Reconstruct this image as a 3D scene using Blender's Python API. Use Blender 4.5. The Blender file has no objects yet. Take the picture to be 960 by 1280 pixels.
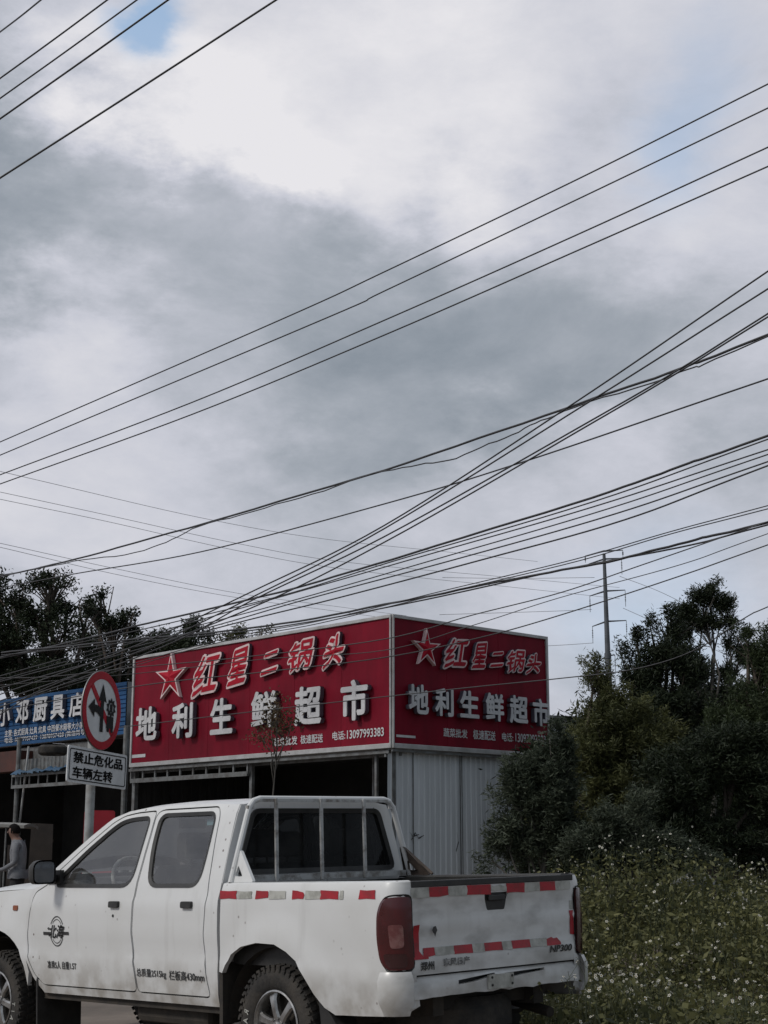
import bpy, bmesh, math, random
import numpy as np
from mathutils import Vector, Matrix
from mathutils.geometry import delaunay_2d_cdt
rng = np.random.default_rng(7); random.seed(7)
sc = bpy.context.scene
COL = sc.collection
PI = math.pi
# ------------------------------------------------------------------ camera
CAMZ = 1.237; FPX = 1900.0; TH = math.atan(432/FPX)
cd = bpy.data.cameras.new('camera'); cam = bpy.data.objects.new('camera', cd); COL.objects.link(cam)
cam.location = (0, 0, CAMZ); cam.rotation_euler = (PI/2+TH, 0, 0)
cd.sensor_fit = 'VERTICAL'; cd.sensor_height = 36; cd.lens = FPX/1280*36; cd.clip_end = 5000; cd.clip_start = .05
sc.camera = cam
C0 = Vector((0, 0, CAMZ))
def ray(u, v):
    x = (u-480)/FPX; up = (640-v)/FPX; c, s = math.cos(TH), math.sin(TH)
    return Vector((x, c-s*up, s+c*up))
def P(u, v, y):                      # a real place y metres ahead
    d = ray(u, v); return C0+d*(y/d.y)
# ------------------------------------------------------------------ materials
def newmat(name):
    m = bpy.data.materials.new(name); m.use_nodes = True
    nt = m.node_tree; b = nt.nodes['Principled BSDF']; return m, nt, b
def N(nt, t, **k):
    n = nt.nodes.new(t)
    for a, v in k.items():
        if a.startswith('i_'):
            n.inputs[int(a[2:]) if a[2:].isdigit() else a[2:]].default_value = v
        else: setattr(n, a, v)
    return n
def mat(name, c, rough=.6, metal=0, c2=None, scale=3, amt=1.0, bump=0, bscale=40, lo=.4, hi=.62, spec=.5, coord='Object', detail=8, stretch=None, coat=0):
    m, nt, b = newmat(name); L = nt.links
    b.inputs['Roughness'].default_value = rough; b.inputs['Metallic'].default_value = metal
    b.inputs['Specular IOR Level'].default_value = spec
    if coat: b.inputs['Coat Weight'].default_value = coat; b.inputs['Coat Roughness'].default_value = .12
    tc = N(nt, 'ShaderNodeTexCoord'); src = tc.outputs[coord]
    if stretch:
        mp = N(nt, 'ShaderNodeMapping'); mp.inputs['Scale'].default_value = stretch
        L.new(src, mp.inputs[0]); src = mp.outputs[0]
    if c2 is None: c2 = tuple(x*.82 for x in c)
    ns = N(nt, 'ShaderNodeTexNoise'); ns.inputs['Scale'].default_value = scale; ns.inputs['Detail'].default_value = detail; ns.inputs['Roughness'].default_value = .65
    L.new(src, ns.inputs['Vector'])
    rp = N(nt, 'ShaderNodeMapRange'); rp.inputs['From Min'].default_value = lo; rp.inputs['From Max'].default_value = hi; rp.inputs['To Max'].default_value = amt
    L.new(ns.outputs['Fac'], rp.inputs['Value'])
    mx = N(nt, 'ShaderNodeMix', data_type='RGBA'); L.new(rp.outputs[0], mx.inputs['Factor'])
    mx.inputs['A'].default_value = (*c, 1); mx.inputs['B'].default_value = (*c2, 1)
    L.new(mx.outputs['Result'], b.inputs['Base Color'])
    if bump:
        n2 = N(nt, 'ShaderNodeTexNoise'); n2.inputs['Scale'].default_value = bscale; n2.inputs['Detail'].default_value = 6; L.new(src, n2.inputs['Vector'])
        bp = N(nt, 'ShaderNodeBump'); bp.inputs['Strength'].default_value = bump; bp.inputs['Distance'].default_value = .02
        L.new(n2.outputs['Fac'], bp.inputs['Height']); L.new(bp.outputs[0], b.inputs['Normal'])
    return m
def paint_mat():
    m, nt, b = newmat('worn_white_paint'); L = nt.links
    b.inputs['Roughness'].default_value = .32; b.inputs['Coat Weight'].default_value = .25; b.inputs['Coat Roughness'].default_value = .2
    tc = N(nt, 'ShaderNodeTexCoord'); O = tc.outputs['Object']
    def noise(s, d=6, sc_=None):
        src = O
        if sc_:
            mp = N(nt, 'ShaderNodeMapping'); mp.inputs['Scale'].default_value = sc_; L.new(O, mp.inputs[0]); src = mp.outputs[0]
        n = N(nt, 'ShaderNodeTexNoise'); n.inputs['Scale'].default_value = s; n.inputs['Detail'].default_value = d; L.new(src, n.inputs['Vector']); return n.outputs['Fac']
    def rng_(v, a, b_, c=0, d=1):
        r = N(nt, 'ShaderNodeMapRange'); r.inputs['From Min'].default_value = a; r.inputs['From Max'].default_value = b_; r.inputs['To Min'].default_value = c; r.inputs['To Max'].default_value = d
        L.new(v, r.inputs['Value']); return r.outputs[0]
    def mth(op, a, b_):
        n = N(nt, 'ShaderNodeMath', operation=op)
        for i, q in enumerate((a, b_)):
            if isinstance(q, (int, float)): n.inputs[i].default_value = q
            else: L.new(q, n.inputs[i])
        return n.outputs[0]
    def mix(f, A, B):
        x = N(nt, 'ShaderNodeMix', data_type='RGBA'); L.new(f, x.inputs['Factor'])
        for k, q in (('A', A), ('B', B)):
            if isinstance(q, tuple): x.inputs[k].default_value = (*q, 1)
            else: L.new(q, x.inputs[k])
        return x.outputs['Result']
    z = N(nt, 'ShaderNodeSeparateXYZ'); L.new(O, z.inputs[0])
    film = mix(rng_(noise(2.2), .42, .70, 0, .7), (.72, .725, .72), (.63, .63, .61))
    streak = mth('MULTIPLY', rng_(noise(2.5, 5, (5, 5, .5)), .56, .80, 0, .30), 1.0)
    film = mix(streak, film, (.40, .39, .37))
    low = mth('MULTIPLY', rng_(z.outputs['Z'], .72, .42), rng_(noise(7), .40, .62, .15, .75))
    film = mix(low, film, (.30, .27, .23))
    # rust spots and chips
    vo = N(nt, 'ShaderNodeTexVoronoi'); vo.inputs['Scale'].default_value = 16; L.new(O, vo.inputs['Vector'])
    sep = N(nt, 'ShaderNodeSeparateColor'); L.new(vo.outputs['Color'], sep.inputs[0])
    spot = mth('MULTIPLY', rng_(vo.outputs['Distance'], .16, .07), rng_(sep.outputs[0], .66, .72))
    spot = mth('MULTIPLY', spot, rng_(noise(1.3), .45, .6))
    film = mix(spot, film, (.10, .06, .045))
    xb = mth('MULTIPLY', rng_(z.outputs['X'], -.93, -.985), rng_(noise(4, 8, (1, 1.0, 2.2)),   .46, .68, 0, .55)); film = mix(xb, film, (.27, .265, .25))
    L.new(film, b.inputs['Base Color'])
    L.new(rng_(noise(9), .35, .7, .28, .5), b.inputs['Roughness'])
    return m
def glass_mat(name, tint, refl=.12, ior=1.5, dirt=1):
    m, nt, b = newmat(name); L = nt.links; out = nt.nodes['Material Output']; nt.nodes.remove(b)
    tr = N(nt, 'ShaderNodeBsdfTransparent'); tr.inputs[0].default_value = (*tint, 1)
    gl = N(nt, 'ShaderNodeBsdfGlossy'); gl.inputs['Roughness'].default_value = .04; gl.inputs['Color'].default_value = (.95, .97, 1, 1)
    df = N(nt, 'ShaderNodeBsdfDiffuse'); df.inputs[0].default_value = (.42, .41, .39, 1)
    fr = N(nt, 'ShaderNodeFresnel'); fr.inputs[0].default_value = ior
    ad = N(nt, 'ShaderNodeMath', operation='ADD'); ad.inputs[1].default_value = refl; L.new(fr.outputs[0], ad.inputs[0])
    mx = N(nt, 'ShaderNodeMixShader'); L.new(ad.outputs[0], mx.inputs[0]); L.new(tr.outputs[0], mx.inputs[1]); L.new(gl.outputs[0], mx.inputs[2])
    tc = N(nt, 'ShaderNodeTexCoord'); ns = N(nt, 'ShaderNodeTexNoise'); ns.inputs['Scale'].default_value = 5; ns.inputs['Detail'].default_value = 5; L.new(tc.outputs['Object'], ns.inputs['Vector'])
    rp = N(nt, 'ShaderNodeMapRange'); rp.inputs['From Min'].default_value = .35; rp.inputs['From Max'].default_value = .7; rp.inputs['To Min'].default_value = .03*dirt; rp.inputs['To Max'].default_value = .13*dirt
    L.new(ns.outputs['Fac'], rp.inputs['Value'])
    m2 = N(nt, 'ShaderNodeMixShader'); L.new(rp.outputs[0], m2.inputs[0]); L.new(mx.outputs[0], m2.inputs[1]); L.new(df.outputs[0], m2.inputs[2])
    L.new(m2.outputs[0], out.inputs[0]); return m
def leaf_mat(name, c1, c2, trans=.25, scale=.9):
    m, nt, b = newmat(name); L = nt.links; out = nt.nodes['Material Output']
    b.inputs['Roughness'].default_value = .55; b.inputs['Specular IOR Level'].default_value = .25
    g = N(nt, 'ShaderNodeNewGeometry')
    ns = N(nt, 'ShaderNodeTexNoise'); ns.inputs['Scale'].default_value = scale; ns.inputs['Detail'].default_value = 4; L.new(g.outputs['Position'], ns.inputs['Vector'])
    wn = N(nt, 'ShaderNodeMath', operation='MULTIPLY_ADD'); L.new(g.outputs['Random Per Island'], wn.inputs[0]); wn.inputs[1].default_value = .45
    L.new(ns.outputs['Fac'], wn.inputs[2])
    rp = N(nt, 'ShaderNodeMapRange'); rp.inputs['From Min'].default_value = .42; rp.inputs['From Max'].default_value = 1.02; L.new(wn.outputs[0], rp.inputs['Value'])
    mx = N(nt, 'ShaderNodeMix', data_type='RGBA'); L.new(rp.outputs[0], mx.inputs['Factor']); mx.inputs['A'].default_value = (*c1, 1); mx.inputs['B'].default_value = (*c2, 1)
    L.new(mx.outputs['Result'], b.inputs['Base Color'])
    t = N(nt, 'ShaderNodeBsdfTranslucent'); L.new(mx.outputs['Result'], t.inputs[0])
    ms = N(nt, 'ShaderNodeMixShader'); ms.inputs[0].default_value = trans; L.new(b.outputs[0], ms.inputs[1]); L.new(t.outputs[0], ms.inputs[2]); L.new(ms.outputs[0], out.inputs[0])
    return m
M = {}
M['paint'] = paint_mat()
M['rubber'] = mat('tyre_rubber', (.022, .021, .020), .85, c2=(.055, .048, .04), scale=7, bump=.25, bscale=60)
M['black'] = mat('black_plastic', (.018, .018, .018), .5, c2=(.035, .034, .032), scale=9)
M['blackpaint'] = mat('black_decal', (.025, .025, .025), .5, c2=(.06, .06, .06), scale=30)
M['fadeddecal'] = mat('faded_decal', (.16, .16, .16), .6, c2=(.42, .42, .41), scale=40, lo=.5, hi=.62)
M['under'] = mat('underbody_grime', (.03, .027, .024), .9, c2=(.06, .05, .04), scale=6)
M['alloy'] = mat('wheel_alloy', (.48, .48, .47), .32, .85, c2=(.26, .25, .24), scale=10)
M['rackmetal'] = mat('rack_grey_paint', (.50, .50, .49), .45, .1, c2=(.22, .20, .18), scale=14, lo=.45, hi=.62)
M['glass'] = glass_mat('side_window_glass', (.80, .82, .80), .06)
M['rglass'] = glass_mat('rear_window_glass', (.20, .21, .22), -.02, 1.25, .4)
M['lampred'] = mat('lamp_red', (.085, .008, .010), .2, c2=(.05, .006, .007), scale=5, coat=.6)
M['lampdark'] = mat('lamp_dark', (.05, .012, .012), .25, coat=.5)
M['lampclear'] = mat('lamp_clear', (.16, .05, .05), .2, c2=(.26, .14, .13), scale=12, coat=.5)
M['amber'] = mat('amber_lens', (.32, .10, .05), .25)
M['tapered'] = mat('tape_red', (.42, .012, .025), .4, c2=(.26, .02, .025), scale=14, lo=.45, hi=.65)
M['tapewhite'] = mat('tape_silver', (.50, .50, .46), .4, c2=(.30, .30, .27), scale=14, lo=.4, hi=.62)
M['seat'] = mat('seat_fabric', (.10, .095, .09), .9, c2=(.06, .058, .055), scale=12)
M['dash'] = mat('dash_plastic', (.12, .118, .115), .6)
M['redsign'] = mat('red_sign_sheet', (.225, .006, .022), .6, c2=(.145, .005, .016), spec=.15, scale=1.6, stretch=(1, 1, .25), lo=.38, hi=.66, bump=.06, bscale=3)
M['signframe'] = mat('sign_frame', (.52, .52, .52), .4, .2, c2=(.38, .38, .37), scale=3)
M['letterwhite'] = mat('letter_white', (.66, .66, .67), .45, c2=(.54, .54, .55), scale=3)
M['letterside'] = mat('letter_side', (.10, .10, .13), .5)
M['letterred'] = mat('letter_red', (.42, .010, .028), .6, c2=(.34, .01, .025), scale=3, spec=.15)
M['letterpink'] = mat('letter_outline', (.80, .62, .62), .5)
M['bluesign'] = mat('blue_sign_sheet', (.028, .095, .23), .65, c2=(.022, .075, .17), scale=2, spec=.2)
M['steelwall'] = mat('corrugated_steel', (.68, .715, .74), .5, 0, c2=(.54, .57, .59), scale=1.3, stretch=(3, 3, .3), lo=.4, hi=.66)
M['shedroof'] = mat('shed_roof', (.22, .23, .24), .6, .2, c2=(.14, .13, .12), scale=1)
M['galv'] = mat('galvanised_steel', (.20, .21, .21), .55, .4, c2=(.12, .115, .11), scale=6)
M['postgrey'] = mat('sign_post', (.40, .42, .42), .5, .2, c2=(.28, .28, .27), scale=8)
M['rust'] = mat('rusty_steel', (.11, .085, .07), .75, .2, c2=(.05, .04, .035), scale=4)
M['dark'] = mat('dark_interior', (.028, .027, .026), .9, c2=(.015, .015, .015), scale=2)  # near-black colour deepens the shade inside the open shopfronts
M['darkbrown'] = mat('brown_board', (.042, .033, .028), .9, c2=(.022, .018, .016), scale=2)
M['shelf'] = mat('shelf_goods', (.05, .045, .045), .8, c2=(.02, .02, .02), scale=1.5)
M['redplastic'] = mat('red_plastic', (.42, .02, .035), .45, c2=(.34, .02, .03), scale=3)
M['bluetarp'] = mat('blue_tarp', (.03, .085, .16), .6, c2=(.07, .11, .15), scale=4, bump=.6, bscale=6)
M['redroof'] = mat('red_brown_roof', (.085, .028, .020), .75, c2=(.05, .022, .018), scale=3)
M['signred'] = mat('traffic_red', (.46, .010, .025), .5, c2=(.38, .010, .022), scale=5, spec=.2)
M['signwhite'] = mat('traffic_white', (.74, .75, .76), .45, c2=(.62, .63, .64), scale=4)
M['signblack'] = mat('traffic_black', (.012, .012, .012), .6, spec=.2)
M['signback'] = mat('sign_back', (.25, .25, .25), .5, .4)
M['wire'] = mat('cable_black', (.042, .042, .045), .5, c2=(.03, .03, .032))
M['farwire'] = mat('cable_far', (.34, .35, .37), .6)  # lighter grey than the near cables: haze painted into the colour
M['pylon'] = mat('monopole_steel', (.11, .12, .135), .6, .2, c2=(.08, .09, .10), scale=2)
M['bark'] = mat('bark', (.09, .07, .055), .9, c2=(.04, .032, .027), scale=5, stretch=(1, 1, .3), bump=.5, bscale=15)
M['greybark'] = mat('grey_bark', (.13, .12, .105), .9, c2=(.06, .055, .05), scale=5, stretch=(1, 1, .3))
M['leafdark'] = leaf_mat('leaf_dark', (.012, .019, .010), (.036, .048, .024), .12)
M['leafmid'] = leaf_mat('leaf_mid', (.022, .034, .016), (.062, .082, .034), .22)
M['leafolive'] = leaf_mat('leaf_olive', (.042, .050, .020), (.125, .13, .050), .22)
M['leafgrey'] = leaf_mat('leaf_greygreen', (.034, .046, .030), (.085, .10, .066), .22)
M['leafbrown'] = leaf_mat('leaf_brown', (.10, .055, .032), (.09, .085, .042), .3, 4)
M['weed'] = leaf_mat('weed_leaf', (.036, .046, .018), (.20, .195, .082), .3, 1.1)
M['weedstem'] = mat('weed_stem', (.09, .10, .05), .8)
M['petal'] = mat('petal_white', (.64, .63, .56), .6)
M['pistil'] = mat('pistil', (.35, .22, .03), .7)
M['shirt'] = mat('grey_shirt', (.21, .215, .23), .9, c2=(.14, .145, .16), scale=6)
M['trousers'] = mat('dark_trousers', (.022, .022, .026), .9)
M['skin'] = mat('skin', (.20, .11, .08), .6)
M['hair'] = mat('hair', (.010, .009, .009), .9, spec=.1)
M['shoe'] = mat('shoe', (.02, .018, .017), .6)
M['concrete'] = mat('pale_concrete', (.38, .38, .37), .9, c2=(.25, .25, .23), scale=3)
M['offwhite'] = mat('offwhite_paint', (.24, .24, .22), .5, c2=(.28, .27, .25), scale=4)
# ------------------------------------------------------------------ mesh helpers
def empty(name, loc=(0, 0, 0), label=None, cat=None, group=None, rotz=0, mw=None):
    o = bpy.data.objects.new(name, None); COL.objects.link(o); o.empty_display_size = .2
    if mw is not None: o.matrix_world = mw
    else: o.location = loc; o.rotation_euler = (0, 0, rotz)
    tag(o, label, cat, group); return o
def tag(o, label=None, cat=None, group=None, kind=None):
    if label: o['label'] = label
    if cat: o['category'] = cat
    if group: o['group'] = group
    if kind: o['kind'] = kind
    return o
class MB:
    def __init__(s): s.v = []; s.f = []; s.m = []
    def add(s, v, f, mi=0):
        n = len(s.v); s.v += [tuple(x) for x in v]; s.f += [tuple(i+n for i in q) for q in f]; s.m += [mi]*len(f); return s
    def box(s, c, d, R=None, mi=0):
        v = []
        for x in (-.5, .5):
            for y in (-.5, .5):
                for z in (-.5, .5):
                    p = Vector((x*d[0], y*d[1], z*d[2]))
                    if R is not None: p = R @ p
                    v.append(p+Vector(c))
        return s.add(v, [(0, 1, 3, 2), (4, 6, 7, 5), (0, 4, 5, 1), (2, 3, 7, 6), (0, 2, 6, 4), (1, 5, 7, 3)], mi)
    def box2(s, a, b, mi=0):
        return s.box([(a[i]+b[i])/2 for i in range(3)], [abs(b[i]-a[i]) for i in range(3)], mi=mi)
    def tube(s, pts, r, n=8, mi=0, closed=False, cap=True):
        pts = [Vector(p) for p in pts]; k = len(pts); rs = r if isinstance(r, (list, tuple)) else [r]*k
        v = []; prev = None
        for i, p in enumerate(pts):
            if closed: t = pts[(i+1) % k]-pts[i-1]
            else: t = pts[min(i+1, k-1)]-pts[max(i-1, 0)]
            t.normalize()
            if prev is None: a = t.orthogonal().normalized()
            else: a = (prev-t*prev.dot(t)).normalized()
            prev = a; b = t.cross(a)
            for j in range(n):
                w = 2*PI*j/n; v.append(p+(a*math.cos(w)+b*math.sin(w))*rs[i])
        f = []
        for i in range(k if closed else k-1):
            i2 = (i+1) % k
            for j in range(n):
                j2 = (j+1) % n; f.append((i*n+j, i*n+j2, i2*n+j2, i2*n+j))
        if cap and not closed: f += [tuple(range(n))[::-1], tuple(range((k-1)*n, k*n))]
        return s.add(v, f, mi)
    def lathe(s, prof, M4, n=32, mi=0):     # prof: (radius, along) about local axis X of M4
        v = []; k = len(prof)
        for j in range(n):
            w = 2*PI*j/n
            for r, x in prof: v.append(M4 @ Vector((x, r*math.cos(w), r*math.sin(w))))
        f = []
        for j in range(n):
            j2 = (j+1) % n
            for i in range(k-1): f.append((j*k+i, j*k+i+1, j2*k+i+1, j2*k+i))
        return s.add(v, f, mi)
    def prism(s, poly, mapf, t0, t1, mi=0):  # poly 2D, mapf(x,y,t)
        n = len(poly); v = [mapf(x, y, t0) for x, y in poly]+[mapf(x, y, t1) for x, y in poly]
        f = [tuple(range(n))[::-1], tuple(range(n, 2*n))]+[(i, (i+1) % n, (i+1) % n+n, i+n) for i in range(n)]
        return s.add(v, f, mi)
    def build(s, name, mats, parent=None, smooth=False, bevel=0, recalc=True):
        me = bpy.data.meshes.new(name); me.from_pydata(s.v, [], s.f); me.update()
        if not isinstance(mats, (list, tuple)): mats = [mats]
        for m in mats: me.materials.append(m)
        if recalc:
            bm = bmesh.new(); bm.from_mesh(me)
            for i, f in enumerate(bm.faces): f.material_index = s.m[i]
            bmesh.ops.recalc_face_normals(bm, faces=bm.faces); bm.to_mesh(me); bm.free()
        else: me.polygons.foreach_set('material_index', s.m)
        if smooth: me.polygons.foreach_set('use_smooth', [True]*len(me.polygons))
        o = bpy.data.objects.new(name, me); COL.objects.link(o)
        if parent is not None: o.parent = parent
        if smooth == 'auto':
            me.set_sharp_from_angle(angle=math.radians(35))
        if bevel:
            b = o.modifiers.new('soft_edges', 'BEVEL'); b.width = bevel; b.segments = 2; b.limit_method = 'ANGLE'
        return o
def inpoly(p, poly):
    x, y = p; c = False; n = len(poly)
    for i in range(n):
        x1, y1 = poly[i]; x2, y2 = poly[i-1]
        if (y1 > y) != (y2 > y) and x < (x2-x1)*(y-y1)/(y2-y1)+x1: c = not c
    return c
def rnd(poly, r, k=5):
    out = []; n = len(poly)
    for i in range(n):
        p0, p, p1 = Vector(poly[i-1]), Vector(poly[i]), Vector(poly[(i+1) % n])
        ri = r[i] if isinstance(r, (list, tuple)) else r
        d0 = min(ri, (p0-p).length*.45); d1 = min(ri, (p1-p).length*.45)
        if d0 < .004: out.append(tuple(p)); continue
        A = p+(p0-p).normalized()*d0; B = p+(p1-p).normalized()*d1
        for j in range(k+1):
            t = j/k; q = A*(1-t)**2+p*2*t*(1-t)+B*t*t; out.append((q.x, q.y))
    return out
def dens(poly, st):
    out = []; n = len(poly)
    for i in range(n):
        a = Vector(poly[i]); b = Vector(poly[(i+1) % n]); k = max(1, int((b-a).length/st+.5))
        for j in range(k): q = a.lerp(b, j/k); out.append((q.x, q.y))
    return out
def panel(name, outline, holes, mapf, mats, parent, step=.05, depth=.02, inward=None, mb=None, mi=0, rim=True):
    loops = [dens(outline, step)]+[dens(h, step) for h in holes]
    pts = []; edges = []
    for lp in loops:
        n0 = len(pts); pts += lp; edges += [(n0+i, n0+(i+1) % len(lp)) for i in range(len(lp))]
    nb = len(pts); B = np.array(pts)
    xs = [p[0] for p in loops[0]]; ys = [p[1] for p in loops[0]]
    for i in range(int((max(xs)-min(xs))/step)+2):
        for j in range(int((max(ys)-min(ys))/step)+2):
            q = (min(xs)+(i+.5*(j % 2))*step, min(ys)+j*step)
            if inpoly(q, loops[0]) and not any(inpoly(q, h) for h in loops[1:]):
                if np.min(np.hypot(B[:, 0]-q[0], B[:, 1]-q[1])) > step*.45: pts.append(q)
    vv, ee, ff, ov, oe, of = delaunay_2d_cdt([Vector(p) for p in pts], edges, [], 0, 1e-5)
    F = []
    for f in ff:
        cx = sum(vv[i].x for i in f)/len(f); cy = sum(vv[i].y for i in f)/len(f)
        if inpoly((cx, cy), loops[0]) and not any(inpoly((cx, cy), h) for h in loops[1:]): F.append(tuple(f))
    own = mb is None
    if own: mb = MB()
    V = [Vector(mapf(v.x, v.y)) for v in vv]
    mb.add(V, F, mi)
    if rim and inward is not None:
        inw = Vector(inward)*depth
        for lp in loops:
            A = [Vector(mapf(*p)) for p in lp]; n = len(A)
            mb.add(A+[a+inw for a in A], [(i, (i+1) % n, (i+1) % n+n, i+n) for i in range(n)], mi)
    if own:
        o = mb.build(name, mats, parent, smooth='auto'); return o
    return mb
# ------------------------------------------------------------------ text
_tc = {}
def text_geo(body, size, offset=0, extrude=0, shear=0, spacing=1.0, align='CENTER'):
    key = (body, size, offset, extrude, shear, spacing, align)
    if key in _tc: return _tc[key]
    cu = bpy.data.curves.new('tmp', 'FONT'); cu.body = body; cu.size = size; cu.offset = offset; cu.extrude = extrude; cu.shear = shear
    cu.space_character = spacing; cu.align_x = align; cu.resolution_u = 3
    o = bpy.data.objects.new('tmp', cu); COL.objects.link(o)
    dg = bpy.context.evaluated_depsgraph_get(); ev = o.evaluated_get(dg); me = ev.to_mesh()
    v = [tuple(x.co) for x in me.vertices]; f = [tuple(p.vertices) for p in me.polygons]; ev.to_mesh_clear()
    bpy.data.objects.remove(o); bpy.data.curves.remove(cu)
    ys = [a[1] for a in v]; xs = [a[0] for a in v]
    cy = (min(ys)+max(ys))/2; cx = (min(xs)+max(xs))/2 if align == 'CENTER' else min(xs)
    v = [(a[0]-cx, a[1]-cy, a[2]) for a in v]
    _tc[key] = (v, f, max(xs)-min(xs), max(ys)-min(ys)); return _tc[key]
def text_obj(name, body, w, h, mapf, mats, parent, offset=0, ext=0, shear=0, spacing=1.0, side_mat=False, nib=0, wob=0):
    """text fitted into a w x h box; mapf(x, y, z) places it"""
    v0, f0, tw, th = text_geo(body, 1.0, 0, .1 if ext else 0, shear, spacing)
    B = offset; tw += 2*B; th += 2*B; sx, sy = w/tw, h/th; v = []; f = []
    shifts = [(0, 0)] if B == 0 else [(0, 0)]+[(B*math.cos(i*PI/4), B*math.sin(i*PI/4)) for i in range(8)]
    if nib:
        c_, s_n = math.cos(.95)*nib, math.sin(.95)*nib; shifts = [(a+c_*t, b+s_n*t) for t in (-1, 0, 1) for a, b in shifts]; tw += 2*c_; th += 2*s_n; sx, sy = w/tw, h/th
    if wob: v0 = [(a[0]+wob*(math.sin(a[1]*9+a[0]*4)+.5*math.sin(a[1]*17)), a[1]+wob*(math.sin(a[0]*8+1.3)+.4*math.sin(a[0]*15+a[1]*6)), a[2]) for a in v0]
    dz = .0008 if ext else .00025
    if nib: dz = .0003
    for i, (dx, dy) in enumerate(shifts):
        n0 = len(v); v += [((a[0]+dx)*sx, (a[1]+dy)*sy, a[2]*10*ext+i*dz, a[2]) for a in v0]; f += [tuple(q+n0 for q in g) for g in f0]
    V = [mapf(a[0], a[1], a[2]) for a in v]
    mb = MB()
    if side_mat:
        z = [a[3] for a in v]
        for q in f:
            flat = all(z[i] > .05 for i in q)
            mb.m.append(0 if flat else 1)
        mb.v = [tuple(p) for p in V]; mb.f = [tuple(q) for q in f]
    else: mb.add(V, f)
    return mb.build(name, mats, parent, recalc=False)
# ------------------------------------------------------------------ ground
def ss(x, a, b):
    t = np.clip((x-a)/(b-a), 0, 1); return t*t*(3-2*t)
def gh(x, y):
    x = np.asarray(x, float); y = np.asarray(y, float)
    h = .0269*np.clip(x+.61, -7, 3)+.001*np.clip(y-8.8, -8, 8)
    h = h+.42*ss(x, 1.5, 4.6)*ss(y, 9.0, 15)+.30*ss(x, 4, 10)*ss(y, 9, 17)
    h = h+.34*np.exp(-((x-2.3)/1.1)**2-((y-13.4)/1.7)**2)
    h = h+.15*ss(y, 20, 25)*ss(-x, 2.5, 4)
    return h
def gz(x, y): return float(gh(x, y))
def ground():
    t = np.linspace(-1, 1, 181); w = np.sign(t)*(np.abs(t)**4.2*2600+np.abs(t)*26)
    X, Y = np.meshgrid(w, w+14); n = len(t)
    Z = gh(X, Y)+.012*np.sin(X*2.3+Y)*np.cos(Y*1.7)*(np.abs(X) < 30)
    V = np.stack([X, Y, Z], -1).reshape(-1, 3)
    F = [(i*n+j, i*n+j+1, (i+1)*n+j+1, (i+1)*n+j) for i in range(n-1) for j in range(n-1)]
    me = bpy.data.meshes.new('ground'); me.from_pydata(V.tolist(), [], F); me.polygons.foreach_set('use_smooth', [True]*len(F))
    m = mat('dirt_ground', (.20, .165, .135), .95, c2=(.115, .095, .078), scale=.7, bump=.5, bscale=9, lo=.38, hi=.64)
    me.materials.append(m); o = bpy.data.objects.new('ground', me); COL.objects.link(o); tag(o, kind='structure')
ground()
# ------------------------------------------------------------------ the market building and its two sign boards
L_ = Vector((-.682, .7314, 0)); R_ = Vector((.7314, .682, 0)); UP = Vector((0, 0, 1))
NL = Vector((-.7314, -.682, 0)); NR = Vector((.682, -.7314, 0))
CS = P(490, 930, 24.0)
def plane_uv(u, v, o, ax, nrm, off=0):
    d = ray(u, v); o2 = o+nrm*off; t = (o2-C0).dot(nrm)/d.dot(nrm); p = C0+d*t
    return (p-o2).dot(ax), p.z
PL = lambda u, v: plane_uv(u, v, CS, L_, NL)
PR = lambda u, v: plane_uv(u, v, CS, R_, NR)
zt = (PL(490, 769)[1]+PL(168, 823)[1])/2; zb = (PL(490, 931)[1]+PL(163, 956)[1])/2
sl = PL(166, 890)[0]; sr = PR(684, 860)[0]
print('sign', zt, zb, sl, sr, [PL(490, 769)[1], PL(168, 823)[1], PL(490, 931)[1], PL(163, 956)[1], PR(682, 797)[1], PR(650, 937)[1]])
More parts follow.
